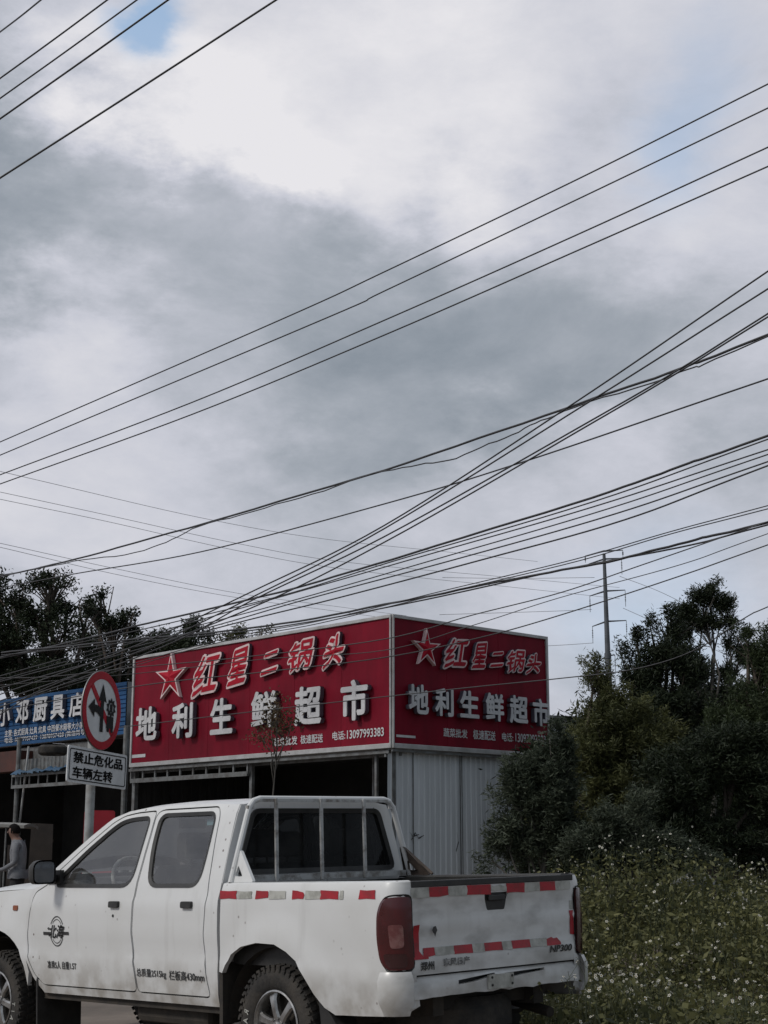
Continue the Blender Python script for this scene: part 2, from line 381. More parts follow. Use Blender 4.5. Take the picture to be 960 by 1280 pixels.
def board(name, ax, nrm, s1, label, chars, outl, smalls, bar, star, PF, flip):
    """ax runs away from the corner; text reads left to right as one faces the board"""
    t = empty(name, CS+UP*(zb-CS.z), label, 'sign')
    base = Matrix.Translation(t.location)
    t.rotation_euler = (0, 0, 0)
    ori = t.location.copy()
    def W(s, z, n): return (CS.x+ax.x*s+nrm.x*n-ori.x, CS.y+ax.y*s+nrm.y*n-ori.y, z-ori.z)
    # sheet with vertical seams
    mb = MB(); k = max(2, int(s1/1.2))
    g = .03 if not flip else .045
    V = []; F = []
    xs = []
    for i in range(k):
        a = s1*i/k; b = s1*(i+1)/k; xs += [(a, 0), (b-.012, 0), (b-.006, -.006)]
    xs.append((s1, 0)); zs = np.linspace(zb+.02, zt-.02, 9)
    for x, n in xs:
        for z in zs:
            V.append(W(x, z, n+.006*math.sin(x*2.1+z*1.7)))
    nz = len(zs)
    for i in range(len(xs)-1):
        for j in range(nz-1): F.append((i*nz+j, i*nz+j+1, (i+1)*nz+j+1, (i+1)*nz+j))
    mb.add(V, F); mb.build('sign_sheet', M['redsign'], t, smooth='auto')
    mb = MB()
    mb.prism([(.09, zb), (s1-.01, zb), (s1-.01, zt-.01), (.09, zt-.01)], lambda x, y, n: W(x, y, n), -.32, -.03)
    mb.build('box_body', M['signback'], t)
    mb = MB(); fw = .055
    for (a, b, c, d) in ((.035, zt-fw*.6, s1-.034, zt+fw*.4), (.035, zb-fw*.9, s1-.034, zb+fw*.5), (s1-fw*.6, zb-fw*.9, s1+fw*.4, zt+fw*.4), (.004, zb-fw*.9, .034, zt+fw*.4)):
        mb.prism([(a, b), (c, b), (c, d), (a, d)], lambda x, y, n: W(x, y, n), -.335 if a > 1 else -.02, .028)
        if .03 < a < 1: mb.prism([(.40, b+.006), (c, b+.006), (c, d-.006), (.40, d-.006)], lambda x, y, n: W(x, y, n), -.335, -.022)
    mb.build('frame', M['signframe'], t, bevel=.006)
    sg = -1 if flip else 1
    def place(u0, v0, u1, v1, n0):
        uc, vc = (u0+u1)/2, (v0+v1)/2
        s0, _ = PF(u0, vc); s1_, _ = PF(u1, vc); sc_, zc = PF(uc, vc); _, za = PF(uc, v0); _, zb_ = PF(uc, v1)
        w = abs(s1_-s0); h = abs(za-zb_)
        return (lambda x, y, z: W(sc_+sg*x, zc+y, n0+z)), w, h
    for ch, *bx in chars:
        mp, w, h = place(*bx, .07)
        text_obj('character', ch, w, h, mp, [M['letterwhite'], M['letterside']], t, offset=.032, ext=.04, side_mat=True)
    for ch, *bx in outl:
        mp, w, h = place(*bx, .05)
        jit = random.uniform(-.03, .03)
        lean = lambda x, y, z, mp=mp, jit=jit: mp(x+y*.22, y+x*(.14+jit), z)
        o = text_obj('outlined_character', ch, w*1.0, h*.96, lean, [M['letterpink'], M['letterside']], t, offset=.058, ext=.03, side_mat=True, nib=.030, wob=.018)
        mp2, w2, h2 = place(*bx, .092)
        lean2 = lambda x, y, z, mp=mp2, jit=jit: mp(x+y*.22, y+x*(.14+jit), z)
        text_obj('red_lettering', ch, w*.89, h*.85, lean2, M['letterred'], o, offset=.0, nib=.026, wob=.018)
    # five pointed star: pale rim, red facets
    mp, w, h = place(*star, .05)
    def st(R, r): return [(math.sin(i*PI/5)*(R if i % 2 == 0 else r), math.cos(i*PI/5)*(R if i % 2 == 0 else r)) for i in range(10)]
    a = st(.55, .19); mb = MB()
    mb.prism(a, lambda x, y, z: mp(x*w, y*h, z), -.035, .035, 1)
    o = mb.build('star', [M['letterpink'], M['letterpink']], t)
    b = st(.44, .15); mb = MB()
    mb.add([mp(x*w, y*h, .040) for x, y in b]+[mp(0, 0, .075)], [(i, (i+1) % 10, 10) for i in range(10)])
    mb.build('red_lettering', M['letterred'], o, recalc=False)
    for body, *bx in smalls:
        mp, w, h = place(*bx, .008)
        text_obj('small_lettering', body, w, h, mp, M['letterwhite'], t, offset=.018)
    mp, w, h = place(*bar, .008)
    mb = MB(); mb.add([mp(-w/2, -h/2, 0), mp(w/2, -h/2, 0), mp(w/2, h/2, 0), mp(-w/2, h/2, 0)], [(0, 1, 2, 3)]); mb.build('white_strip', M['letterwhite'], t, recalc=False)
    return t
board('market_sign', L_, NL, sl, 'long brightly lit red market sign board with white characters over the dark shopfront',
      [('地', 176, 884, 202, 926), ('利', 221, 879, 247, 923), ('生', 269, 873, 297, 918), ('鲜', 320, 864, 352, 910), ('超', 374, 858, 408, 907), ('市', 432, 850, 466, 901)],
      [('红', 246, 814, 280, 870), ('星', 290, 807, 316, 858), ('二', 331, 813, 354, 843), ('锅', 364, 798, 397, 841), ('头', 409, 791, 436, 836)],
      [('蔬菜批发', 342, 921, 372, 932), ('极速配送', 376, 918, 404, 929), ('电话:', 416, 914, 432, 925), ('13097993383', 434, 911, 480, 922)],
      (165, 943, 182, 947), (199, 818, 236, 876), PL, True)
board('market_sign', R_, NR, sr, 'shorter shaded dark red market sign board above the corrugated steel wall',
      [('地', 505, 856, 530, 893), ('利', 538, 861, 561, 896), ('生', 569, 864, 593, 898), ('鲜', 601, 867, 624, 902), ('超', 631, 870, 654, 905), ('市', 660, 874, 680, 908)],
      [('红', 551, 795, 582, 837), ('星', 586, 801, 605, 838), ('二', 608, 814, 626, 835), ('锅', 628, 811, 652, 843), ('头', 653, 816, 672, 844)],
      [('蔬菜批发', 554, 911, 584, 922), ('极速配送', 591, 913, 619, 925), ('电话:', 627, 916, 641, 927), ('13097993383', 644, 918, 682, 929)],
      (495, 919, 519, 922), (513, 788, 546, 834), PR, False)
# the shed itself
G0 = gz(CS.x, CS.y)-.12
shed = empty('market_building', (CS.x, CS.y, G0), 'single storey market shed with open dark front and pale blue corrugated side', 'building')
so = shed.location.copy()
def SW(s, r, z): p = CS+L_*s+R_*r; return (p.x-so.x, p.y-so.y, z-so.z)
SL, SR = sl+.1, sr+1.6
def corr(name, A, B, z0, z1, matl, parent, nrm, pitch=.2, dep=.03, org=so):
    A = Vector(A); B = Vector(B); d = (B-A); Ln = d.length; d.normalize(); mb = MB(); pr = []
    x = 0
    while x < Ln:
        for dx, n in ((0, 0), (pitch*.55, 0), (pitch*.66, dep), (pitch*.89, dep)):
            if x+dx <= Ln: pr.append((x+dx, n))
        x += pitch
    pr.append((Ln, 0)); V = []
    zs = [z0, (z0*2+z1)/3, (z0+2*z1)/3, z1]
    for x, n in pr:
        for z in zs: p = A+d*x+Vector(nrm)*(n+.006*math.sin(x*3+z*2)); V.append((p.x-org.x, p.y-org.y, z-org.z))
    k = len(zs); F = [(i*k+j, i*k+j+1, (i+1)*k+j+1, (i+1)*k+j) for i in range(len(pr)-1) for j in range(k-1)]
    mb.add(V, F); return mb.build(name, matl, parent, smooth='auto')
def SP(s, r): p = CS+L_*s+R_*r; return (p.x, p.y, 0)
corr('corrugated_wall', SP(.12, .02), SP(.12, SR), G0, zb+.5, M['steelwall'], shed, NR, .12, .012)
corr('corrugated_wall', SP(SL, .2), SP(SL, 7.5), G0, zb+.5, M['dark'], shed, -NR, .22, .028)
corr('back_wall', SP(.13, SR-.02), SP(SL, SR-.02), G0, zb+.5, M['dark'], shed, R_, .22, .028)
mb = MB()
for sx in (.84, 2.05, 3.2):
    mb.box2((0, 0, 0), (0, 0, 0)) if False else None
# overlapping sheet joints on the side wall
mb = MB()
for r in (.55, 1.62, 1.66, 2.75):
    a = Vector(SW(.12, r, G0)); w = NR*.036
    mb.prism([(r, G0), (r+.016, G0), (r+.016, zb+.3), (r, zb+.3)], lambda x, y, n: SW(.12-n, x, y), .012, .020)
mb.build('sheet_joint', M['galv'], shed)
mb = MB(); mb.prism([(-.05, zb+.55), (SR+.2, zb+.75), (SR+.2, zb+.79), (-.05, zb+.59)], lambda x, y, s: SW(s, x+.4, y), .2, SL+.1)
mb.build('roof', M['shedroof'], shed)
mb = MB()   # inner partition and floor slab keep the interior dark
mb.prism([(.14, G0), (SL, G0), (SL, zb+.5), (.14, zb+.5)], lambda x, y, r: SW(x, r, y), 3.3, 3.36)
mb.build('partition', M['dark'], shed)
mb = MB(); mb.prism([(0, G0+.0), (SL, G0+.0), (SL, G0+.12), (0, G0+.12)], lambda x, y, r: SW(x, r, y), .05, SR-.1)
mb.build('floor_slab', M['concrete'], shed)
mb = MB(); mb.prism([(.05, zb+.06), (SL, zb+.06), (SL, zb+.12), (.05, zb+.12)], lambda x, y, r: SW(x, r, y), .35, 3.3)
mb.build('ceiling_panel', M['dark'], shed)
for s, r, w in ((SL-.03, .12, .045), (PL(305, 980)[0], .14, .035), (PL(461, 980)[0], .14, .025), (.14, .10, .04), (PL(415, 980)[0], .9, .02)):
    mb = MB(); mb.prism([(s-w, G0), (s+w, G0), (s+w, zb-.05), (s-w, zb-.05)], lambda x, y, q: SW(x, q, y), r, r+w*2); mb.build('post', M['galv'], shed, bevel=.006)
# hanging ladder frame under the long board
lf0, lf1 = PL(305, 960)[0], SL
z_a = PL(240, 953)[1]; z_b = PL(240, 971)[1]
mb = MB()
for z, th in ((z_a, .03), (z_b, .04)): mb.prism([(lf0, z-th), (lf1, z-th), (lf1, z+th), (lf0, z+th)], lambda x, y, q: SW(x, q, y), .06, .11)
for i in range(10):
    s = lf0+(lf1-lf0)*i/9.0; mb.prism([(s-.02, z_b), (s+.02, z_b), (s+.02, zb-.05), (s-.02, zb-.05)], lambda x, y, q: SW(x, q, y), .07, .10)
mb.build('ladder_frame', M['galv'], shed)
mb = MB()
for q, dz in ((.02, -.10), (.26, -.13)): mb.prism([(.1, zb+dz-.025), (SL, zb+dz-.025), (SL, zb+dz+.025), (.1, zb+dz+.025)], lambda x, y, r: SW(x, r, y), q, q+.05)
for q, dz in ((.0, -.08), (.16, -.16)): mb.prism([(.02, zb+dz-.02), (2.6, zb+dz*1.0-.02), (2.6, zb+dz+.02), (.02, zb+dz+.02)], lambda x, y, r: SW(r, x, y), q, q+.04)
mb.build('bracket_rail', M['galv'], shed)
def WR(u, v): return plane_uv(u, v, CS+L_*.12, R_, NR, .016)
for pts_ in ([(512, 1040), (516, 1046), (519, 1041), (523, 1048), (530, 1044)], [(514, 1050), (517, 1045), (524, 1043)], [(571, 1040), (573, 1052), (570, 1064), (572, 1072)], [(560, 985), (562, 996)], [(505, 1062), (508, 1070), (507, 1078)]):
    q_ = [WR(*p_) for p_ in pts_]; mb = MB(); w_ = .012
    V = []
    for i_, (r_x, z_) in enumerate(q_): ww = w_*(1 if 0 < i_ < len(q_)-1 else .3); p_ = CS+L_*.12+R_*r_x+NR*.016; V += [(p_.x-so.x, p_.y-so.y, z_+ww-so.z), (p_.x+R_.x*ww*.8-so.x, p_.y+R_.y*ww*.8-so.y, z_-ww-so.z)]
    mb.add(V, [(2*i_, 2*i_+1, 2*i_+3, 2*i_+2) for i_ in range(len(q_)-1)]); mb.build('scuff_mark', M['blackpaint'], shed, recalc=False)
# shelving inside the shop
for s0, s1 in ((.8, 2.5), (3.1, 4.9), (5.3, 6.9)):
    t = empty('goods_shelf', tuple(CS+L_*s0+R_*2.6+UP*(G0+.12-CS.z)), None, None)
    tag(t, {.8: 'dim shelf of goods inside the shop, closest to the building corner', 3.1: 'dim shelf of goods deep in the middle of the open shop', 5.3: 'dim shelf of goods inside the shop at the end towards the blue store'}[s0], 'shelf')
    def T(s, r, z): p = L_*s+R_*r; return (p.x, p.y, z)
    mb = MB()
    for z in (.1, .55, 1.0, 1.45, 1.9): mb.prism([(0, z), (s1-s0, z), (s1-s0, z+.03), (0, z+.03)], lambda x, y, r: T(x, r, y), 0, .45)
    for x in (0, s1-s0-.04): mb.prism([(x, 0), (x+.04, 0), (x+.04, 2.1), (x, 2.1)], lambda x_, y, r: T(x_, r, y), 0, .45)
    mb.build('shelf_frame', M['rust'], t)
    mb = MB()
    for z in (.13, .58, 1.03, 1.48):
        x = .06
        while x < s1-s0-.3:
            w = random.uniform(.12, .28); h = random.uniform(.15, .35)
            mb.prism([(x, z), (x+w, z), (x+w, z+h), (x, z+h)], lambda x_, y, r: T(x_, r, y), .04, .4); x += w+.03
    o = mb.build('goods', M['shelf'], t)
# grey-sided annexe seen past the end of the short board
an = empty('annexe', tuple(P(690, 1000, 33)), None, None); an.location.z = G0
tag(an, 'grey flat topped annexe peeping out past the end of the dark red board', 'building')
mb = MB(); mb.box((2.0, 2, 2.05), (5.0, 4, 4.1)); mb.build('wall', M['steelwall'], an)
mb = MB(); mb.box((2.0, 2, 4.16), (5.3, 4.3, .12)); mb.build('roof', M['shedroof'], an, bevel=.02)
# ------------------------------------------------------------------ blue kitchenware shop
CB = P(157, 890, 31.5)
PB = lambda u, v: plane_uv(u, v, CB, L_, NL)
bz1 = PB(157, 852)[1]; bz0 = PB(157, 918)[1]; bs = 6.4
print('blue', bz0, bz1, PB(0, 874), PB(0, 934))
bt = empty('shop_sign', (CB.x, CB.y, bz0), 'slatted blue shop sign board with white raised characters behind the road sign', 'sign')
bo = bt.location.copy()
def BW(s, z, n, o=None):
    o = bo if o is None else o; p = CB+L_*s+NL*n; return (p.x-o.x, p.y-o.y, z-o.z)
mb = MB(); k = 12; pr = []
for i in range(k):
    a = bz0+(bz1-bz0)*i/k; b = bz0+(bz1-bz0)*(i+1)/k; pr += [(a+.012, 0), (b-.012, .0), (b-.006, -.02), (b, -.02)]
V = []
for z, n in pr:
    for s in (0, bs/2, bs): V.append(BW(s, z, n))
F = [(i*3+j, i*3+j+1, (i+1)*3+j+1, (i+1)*3+j) for i in range(len(pr)-1) for j in range(2)]
mb.add(V, F); mb.build('slatted_sheet', M['bluesign'], bt)
mb = MB(); mb.prism([(0, bz0), (bs, bz0), (bs, bz1), (0, bz1)], lambda x, y, n: BW(x, y, n), -.2, -.03); mb.build('box_body', M['signback'], bt)
def bplace(u0, v0, u1, v1, n0):
    uc, vc = (u0+u1)/2, (v0+v1)/2
    s0, _ = PB(u0, vc); s1_, _ = PB(u1, vc); sc_, zc = PB(uc, vc); _, za = PB(uc, v0); _, zb_ = PB(uc, v1)
    return (lambda x, y, z: BW(sc_-x, zc+y, n0+z)), abs(s1_-s0), abs(za-zb_)
for ch, *bx in (('小', 3, 879, 18, 908), ('邓', 25, 876, 41, 905), ('厨', 47, 872, 64, 902), ('具', 69, 869, 86, 899), ('店', 92, 866, 110, 896)):
    mp, w, h = bplace(*bx, .06); text_obj('character', ch, w, h, mp, [M['letterwhite'], M['letterside']], bt, offset=.03, ext=.045, side_mat=True)
for body, *bx in (('主营: 各式厨具 灶具 炊具 中西餐冰箱等大小家电', 5, 907, 108, 916), ('电话: 18777957439  13878957428 (微信同号)', 5, 917, 106, 925)):
    mp, w, h = bplace(*bx, .012); text_obj('small_lettering', body, w, h, mp, M['letterwhite'], bt, offset=.012)
G1 = -.2
bb = empty('kitchenware_shop', (CB.x, CB.y, G1), 'low dark open fronted shop with steel awning posts below the blue sign', 'building')
b2 = bb.location.copy()
BX = lambda s, z, n: BW(s, z, n, b2)
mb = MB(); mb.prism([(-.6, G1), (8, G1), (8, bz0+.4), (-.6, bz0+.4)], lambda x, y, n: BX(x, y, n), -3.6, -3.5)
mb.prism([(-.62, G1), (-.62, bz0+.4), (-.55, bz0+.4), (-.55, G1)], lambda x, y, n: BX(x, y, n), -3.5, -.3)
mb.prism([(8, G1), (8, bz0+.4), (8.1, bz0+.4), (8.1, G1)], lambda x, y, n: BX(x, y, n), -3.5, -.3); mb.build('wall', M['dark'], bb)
mb = MB(); mb.prism([(-.8, bz0+.42), (8.2, bz0+.42), (8.2, bz0+.5), (-.8, bz0+.5)], lambda x, y, n: BX(x, y, n), -3.8, -.25); mb.build('roof', M['shedroof'], bb)
def bquad(u0, v0, u1, v1, n0, n1, m, name, bev=0):
    sA, zA = plane_uv(u0, (v0+v1)/2, CB, L_, NL, n1); sB, _ = plane_uv(u1, (v0+v1)/2, CB, L_, NL, n1)
    _, za = plane_uv((u0+u1)/2, v0, CB, L_, NL, n1); _, zb_ = plane_uv((u0+u1)/2, v1, CB, L_, NL, n1)
    mb = MB(); mb.prism([(sA, zb_), (sB, zb_), (sB, za), (sA, za)], lambda x, y, n: BX(x, y, n), n0, n1); return mb.build(name, m, bb, bevel=bev)
bquad(26, 931, 112, 948, -.3, -.1, M['galv'], 'fascia')
bquad(-40, 941, 23, 966, -.1, .25, M['redroof'], 'red_panel')
A_ = plane_uv(88, 957, CB, L_, NL, .2)[0]; B_ = plane_uv(24, 957, CB, L_, NL, .2)[0]
corr('awning_panel', tuple(CB+L_*A_+NL*.2), tuple(CB+L_*B_+NL*.2), plane_uv(56, 966, CB, L_, NL, .2)[1], plane_uv(56, 947, CB, L_, NL, .2)[1], M['galv'], bb, NL, .16, .02, org=b2)
zf1 = plane_uv(60, 967, CB, L_, NL, .6)[1]; zf0 = plane_uv(60, 981, CB, L_, NL, .6)[1]
s_a = plane_uv(158, 970, CB, L_, NL, .6)[0]; s_b = plane_uv(16, 970, CB, L_, NL, .6)[0]
mb = MB()
for z, th in ((zf1, .025), (zf0, .035)): mb.prism([(s_a, z-th), (s_b, z-th), (s_b, z+th), (s_a, z+th)], lambda x, y, n: BX(x, y, n), .58, .63)
for i in range(13):
    s = s_a+(s_b-s_a)*i/12; mb.prism([(s-.015, zf0), (s+.015, zf0), (s+.015, zf1), (s-.015, zf1)], lambda x, y, n: BX(x, y, n), .59, .62)
mb.build('ladder_frame', M['galv'], bb)
for u, w, n in ((21, .05, .5), (155.5, .06, .5)):
    s = plane_uv(u, 990, CB, L_, NL, n)[0]
    mb = MB(); mb.tube([BX(s, G1, n), BX(s, bz0+.1, n)], w, 10); mb.build('post', M['galv'], bb, smooth='auto')
s0_, z0_ = plane_uv(36, 933, CB, L_, NL, .4); s1_, z1_ = plane_uv(25, 1026, CB, L_, NL, .4)
mb = MB(); mb.tube([BX(s0_, z0_, .4), BX(s1_, z1_, .4), BX(s1_+(s1_-s0_)*1.0, G1, .4)], .025, 8); mb.build('brace', M['signframe'], bb)
# blue tarpaulin bundled on the awning frame
mb = MB(); V = []; nx, ny = 26, 6
sA = plane_uv(84, 969, CB, L_, NL, .6)[0]; sB = plane_uv(20, 969, CB, L_, NL, .6)[0]
for i in range(nx):
    for j in range(ny):
        s = sA+(sB-sA)*i/(nx-1); w = j/(ny-1); q = random.uniform(-.03, .03)
        V.append(BW(s, zf1+.03+.12*math.sin(w*PI)*(.55+.25*math.sin(i*.83+1)+.25*math.sin(i*2.17))+q*1.1, .35+w*.4+q, Vector((CB.x, CB.y, zf1))))
mb.add(V, [(i*ny+j, i*ny+j+1, (i+1)*ny+j+1, (i+1)*ny+j) for i in range(nx-1) for j in range(ny-1)])
o = mb.build('tarpaulin', M['bluetarp'], None, smooth=True); o.location = (CB.x, CB.y, zf1)
tag(o, 'crumpled blue tarpaulin bundled along the top of the awning frame', 'tarpaulin')
# dark round tyre lying up on the awning
pp = P(66, 938, 31.0); t = MB(); Mx = Matrix.Rotation(PI/2, 4, 'Y')
t.lathe([(.16, -.09), (.24, -.1), (.29, -.06), (.3, 0), (.29, .06), (.24, .1), (.16, .09), (.16, -.09)], Mx, 28)
o = t.build('old_tyre', M['rubber'], None, smooth='auto'); o.location = pp; tag(o, 'old black tyre lying flat on the shop awning', 'tyre')
# red plastic sheet behind the road sign post
pp = P(124, 1030, 25.5); rb = empty('red_board', (pp.x, pp.y, G1), 'plain red upright board standing behind the road sign post', 'board')
zt_ = P(124, 1013, 25.5).z
mb = MB(); mb.prism(rnd([(-.24, .5), (.24, .5), (.24, zt_-G1), (-.24, zt_-G1)], .05), lambda x, y, n: (x, n+x*.3, y), 0, .03); mb.build('board_panel', M['redplastic'], rb)
mb = MB()
for x in (-.2, .2): mb.tube([(x, x*.3+.04, 0), (x, x*.3+.04, zt_-G1-.1)], .015)
mb.build('board_legs', M['galv'], rb)
# ------------------------------------------------------------------ pickup truck
f_ = ray(-1369, 1121).normalized(); r_ = ray(2361, 1018); r_ = (r_-f_*r_.dot(f_)).normalized(); u_ = r_.cross(f_)
OT = C0+ray(342, 1280)*8.4+r_*.77-u_*.34
TM = Matrix(((f_.x, -r_.x, u_.x, OT.x), (f_.y, -r_.y, u_.y, OT.y), (f_.z, -r_.z, u_.z, OT.z), (0, 0, 0, 1)))
TK = empty('pickup_truck', label='worn white double cab pickup truck with grey rack bars and red tape on its tailgate', cat='pickup truck', mw=TM)
_h = [(.10, .70), (.40, .735), (.45, .750), (.60, .762), (.632, .768), (.665, .756), (.80, .768), (.98, .766), (1.005, .762), (1.02, .753), (1.10, .742), (1.30, .690), (1.50, .632), (1.56, .602), (1.60, .56)]
_b = [(.10, .70), (.42, .74), (.60, .766), (.635, .772), (.665, .762), (.85, .772), (1.0, .772), (1.06, .768), (1.085, .760), (1.10, .745)]
def itp(t, c): return float(np.interp(c, [p[0] for p in t], [p[1] for p in t]))
def hw(c): return (itp(_h, c-.012)+itp(_h, c)+itp(_h, c+.012))/3
def hb(c): return (itp(_b, c-.01)+itp(_b, c)+itp(_b, c+.01))/3
def front_in(a): return .11*max(0, (a-3.0)/.8)**2
def side(a, c, s=1, off=0):
    w = hw(c)-front_in(a)
    # wheel arch flare
    d = math.hypot(a-3.04, c-.40)
    if a > 2.45 and d < .60 and c < .95: w += .022*max(0, 1-(d-.42)/.16) if d > .42 else .022
    return (a, s*(w+off), c)
RR = .11
def bedside(s_, c, s=1, off=0):
    w = hb(c); d = math.hypot(s_, c-.40)
    if d < .56: w += .020*(max(0, 1-(d-.40)/.14) if d > .40 else 1)
    if s_ >= -.89: return (s_, s*(w+off), c)
    t = (-.89-s_)/RR
    t = min(t, PI/2+.2)
    return (-.89-(RR+off)*math.sin(t), s*(w-RR+(RR+off)*math.cos(t)), c)
SEND = -.89-RR*1.52
d1 = [(2.575, 1.045), (2.615, .90), (2.63, .78), (2.605, .62), (2.535, .52), (2.44, .455), (1.355, .455), (1.385, .62), (1.405, .82), (1.392, 1.02), (1.372, 1.20), (1.352, 1.40), (1.345, 1.545), (1.55, 1.54), (1.69, 1.525), (1.80, 1.485), (2.02, 1.365), (2.36, 1.165), (2.42, 1.10)]
d2 = [(1.372, 1.02), (1.385, .82), (1.366, .62), (1.335, .455), (.605, .455), (.635, .56), (.655, .80), (.64, .95), (.63, 1.05), (.64, 1.20), (.655, 1.38), (.66, 1.50), (.70, 1.545), (1.28, 1.548), (1.327, 1.53), (1.332, 1.40), (1.352, 1.20)]
w1 = rnd([(2.30, 1.105), (1.455, 1.100), (1.425, 1.30), (1.405, 1.497), (1.62, 1.492), (1.745, 1.462), (2.02, 1.305), (2.28, 1.135)], [.02, .10, .2, .03, .1, .15, .1, .02])
w2 = rnd([(1.235, 1.100), (.74, 1.098), (.715, 1.30), (.715, 1.500), (1.265, 1.507), (1.275, 1.32)], [.07, .08, .2, .04, .05, .2])
d1 = rnd(d1, .035, 3); d2 = rnd(d2, .03, 3)
def grow(poly, d):
    n = len(poly); out = []
    A = sum(poly[i-1][0]*poly[i][1]-poly[i][0]*poly[i-1][1] for i in range(n)); sg = 1 if A > 0 else -1
    for i in range(n):
        a = Vector(poly[i-1]); b = Vector(poly[(i+1) % n]); t = (b-a)
        if t.length < 1e-6: out.append(poly[i]); continue
        t.normalize(); out.append((poly[i][0]+t.y*d*sg, poly[i][1]-t.x*d*sg))
    return out
fender_front = [(2.64, 1.075)]
cab_out = [(2.60, 1.075), (2.64, .90), (2.655, .78), (2.63, .61), (2.555, .50), (2.45, .40), (.53, .40), (.52, .60), (.515, 1.0), (.503, 1.12), (.502, 1.30), (.501, 1.45), (.50, 1.555), (.8, 1.572), (1.2, 1.578), (1.5, 1.572), (1.66, 1.558), (1.82, 1.52), (2.05, 1.40), (2.39, 1.20), (2.47, 1.13), (2.53, 1.09)]
fend = [(2.60, 1.075), (2.64, .90), (2.655, .78), (2.63, .61), (2.588, .53)]
for i in range(17):
    t = math.radians(155-i*9.0); fend.append((3.04+.425*math.cos(t) if False else 3.04+.425*math.cos(PI-t), .42+.425*math.sin(t))) if False else None
arch = []
for i in range(19):
    t = PI*(1-i/18.0)*.93+.12
    arch.append((3.04-.425*math.cos(t)*-1, .40+.40*math.sin(t)))
arch = sorted(arch, key=lambda p: p[0])
fend = [(2.60, 1.075), (2.64, .90), (2.655, .78), (2.63, .61), (2.60, .53)]+[p for p in arch if p[0] > 2.615]+[(3.55, .42), (3.72, .45), (3.78, .62), (3.80, .80), (3.78, 1.0), (3.4, 1.035), (3.0, 1.058)]
rarch = [(.495, .60), (.465, .595), (.43, .64), (.38, .70), (.28, .745), (.13, .770), (-.03, .765), (-.13, .728), (-.21, .68), (-.28, .60), (-.345, .515), (-.42, .445), (-.49, .41)]
rarch = rarch[:1]+rnd(rarch, .03, 2)[4:-3]+rarch[-1:] if False else rarch
bed_out = [(.47, 1.092), (.478, .95), (.488, .75)]+rarch+[(-.70, .415), (-.95, .425), (SEND, .47), (SEND, 1.092)]
lampo = [(SEND-.002, .655), (-.925, .652), (-.892, .70), (-.878, .80), (-.884, .93), (-.912, 1.0), (-.945, 1.018), (SEND-.002, 1.02)]
bed_o2 = [(.47, 1.092), (.478, .95), (.488, .75)]+rarch+[(-.70, .415), (-.95, .425), (SEND, .47), (SEND, .655)]+rnd(lampo, .03, 3)[4:-4]+[(SEND, 1.02), (SEND, 1.092)]
IN = lambda s: (0, -s, 0)
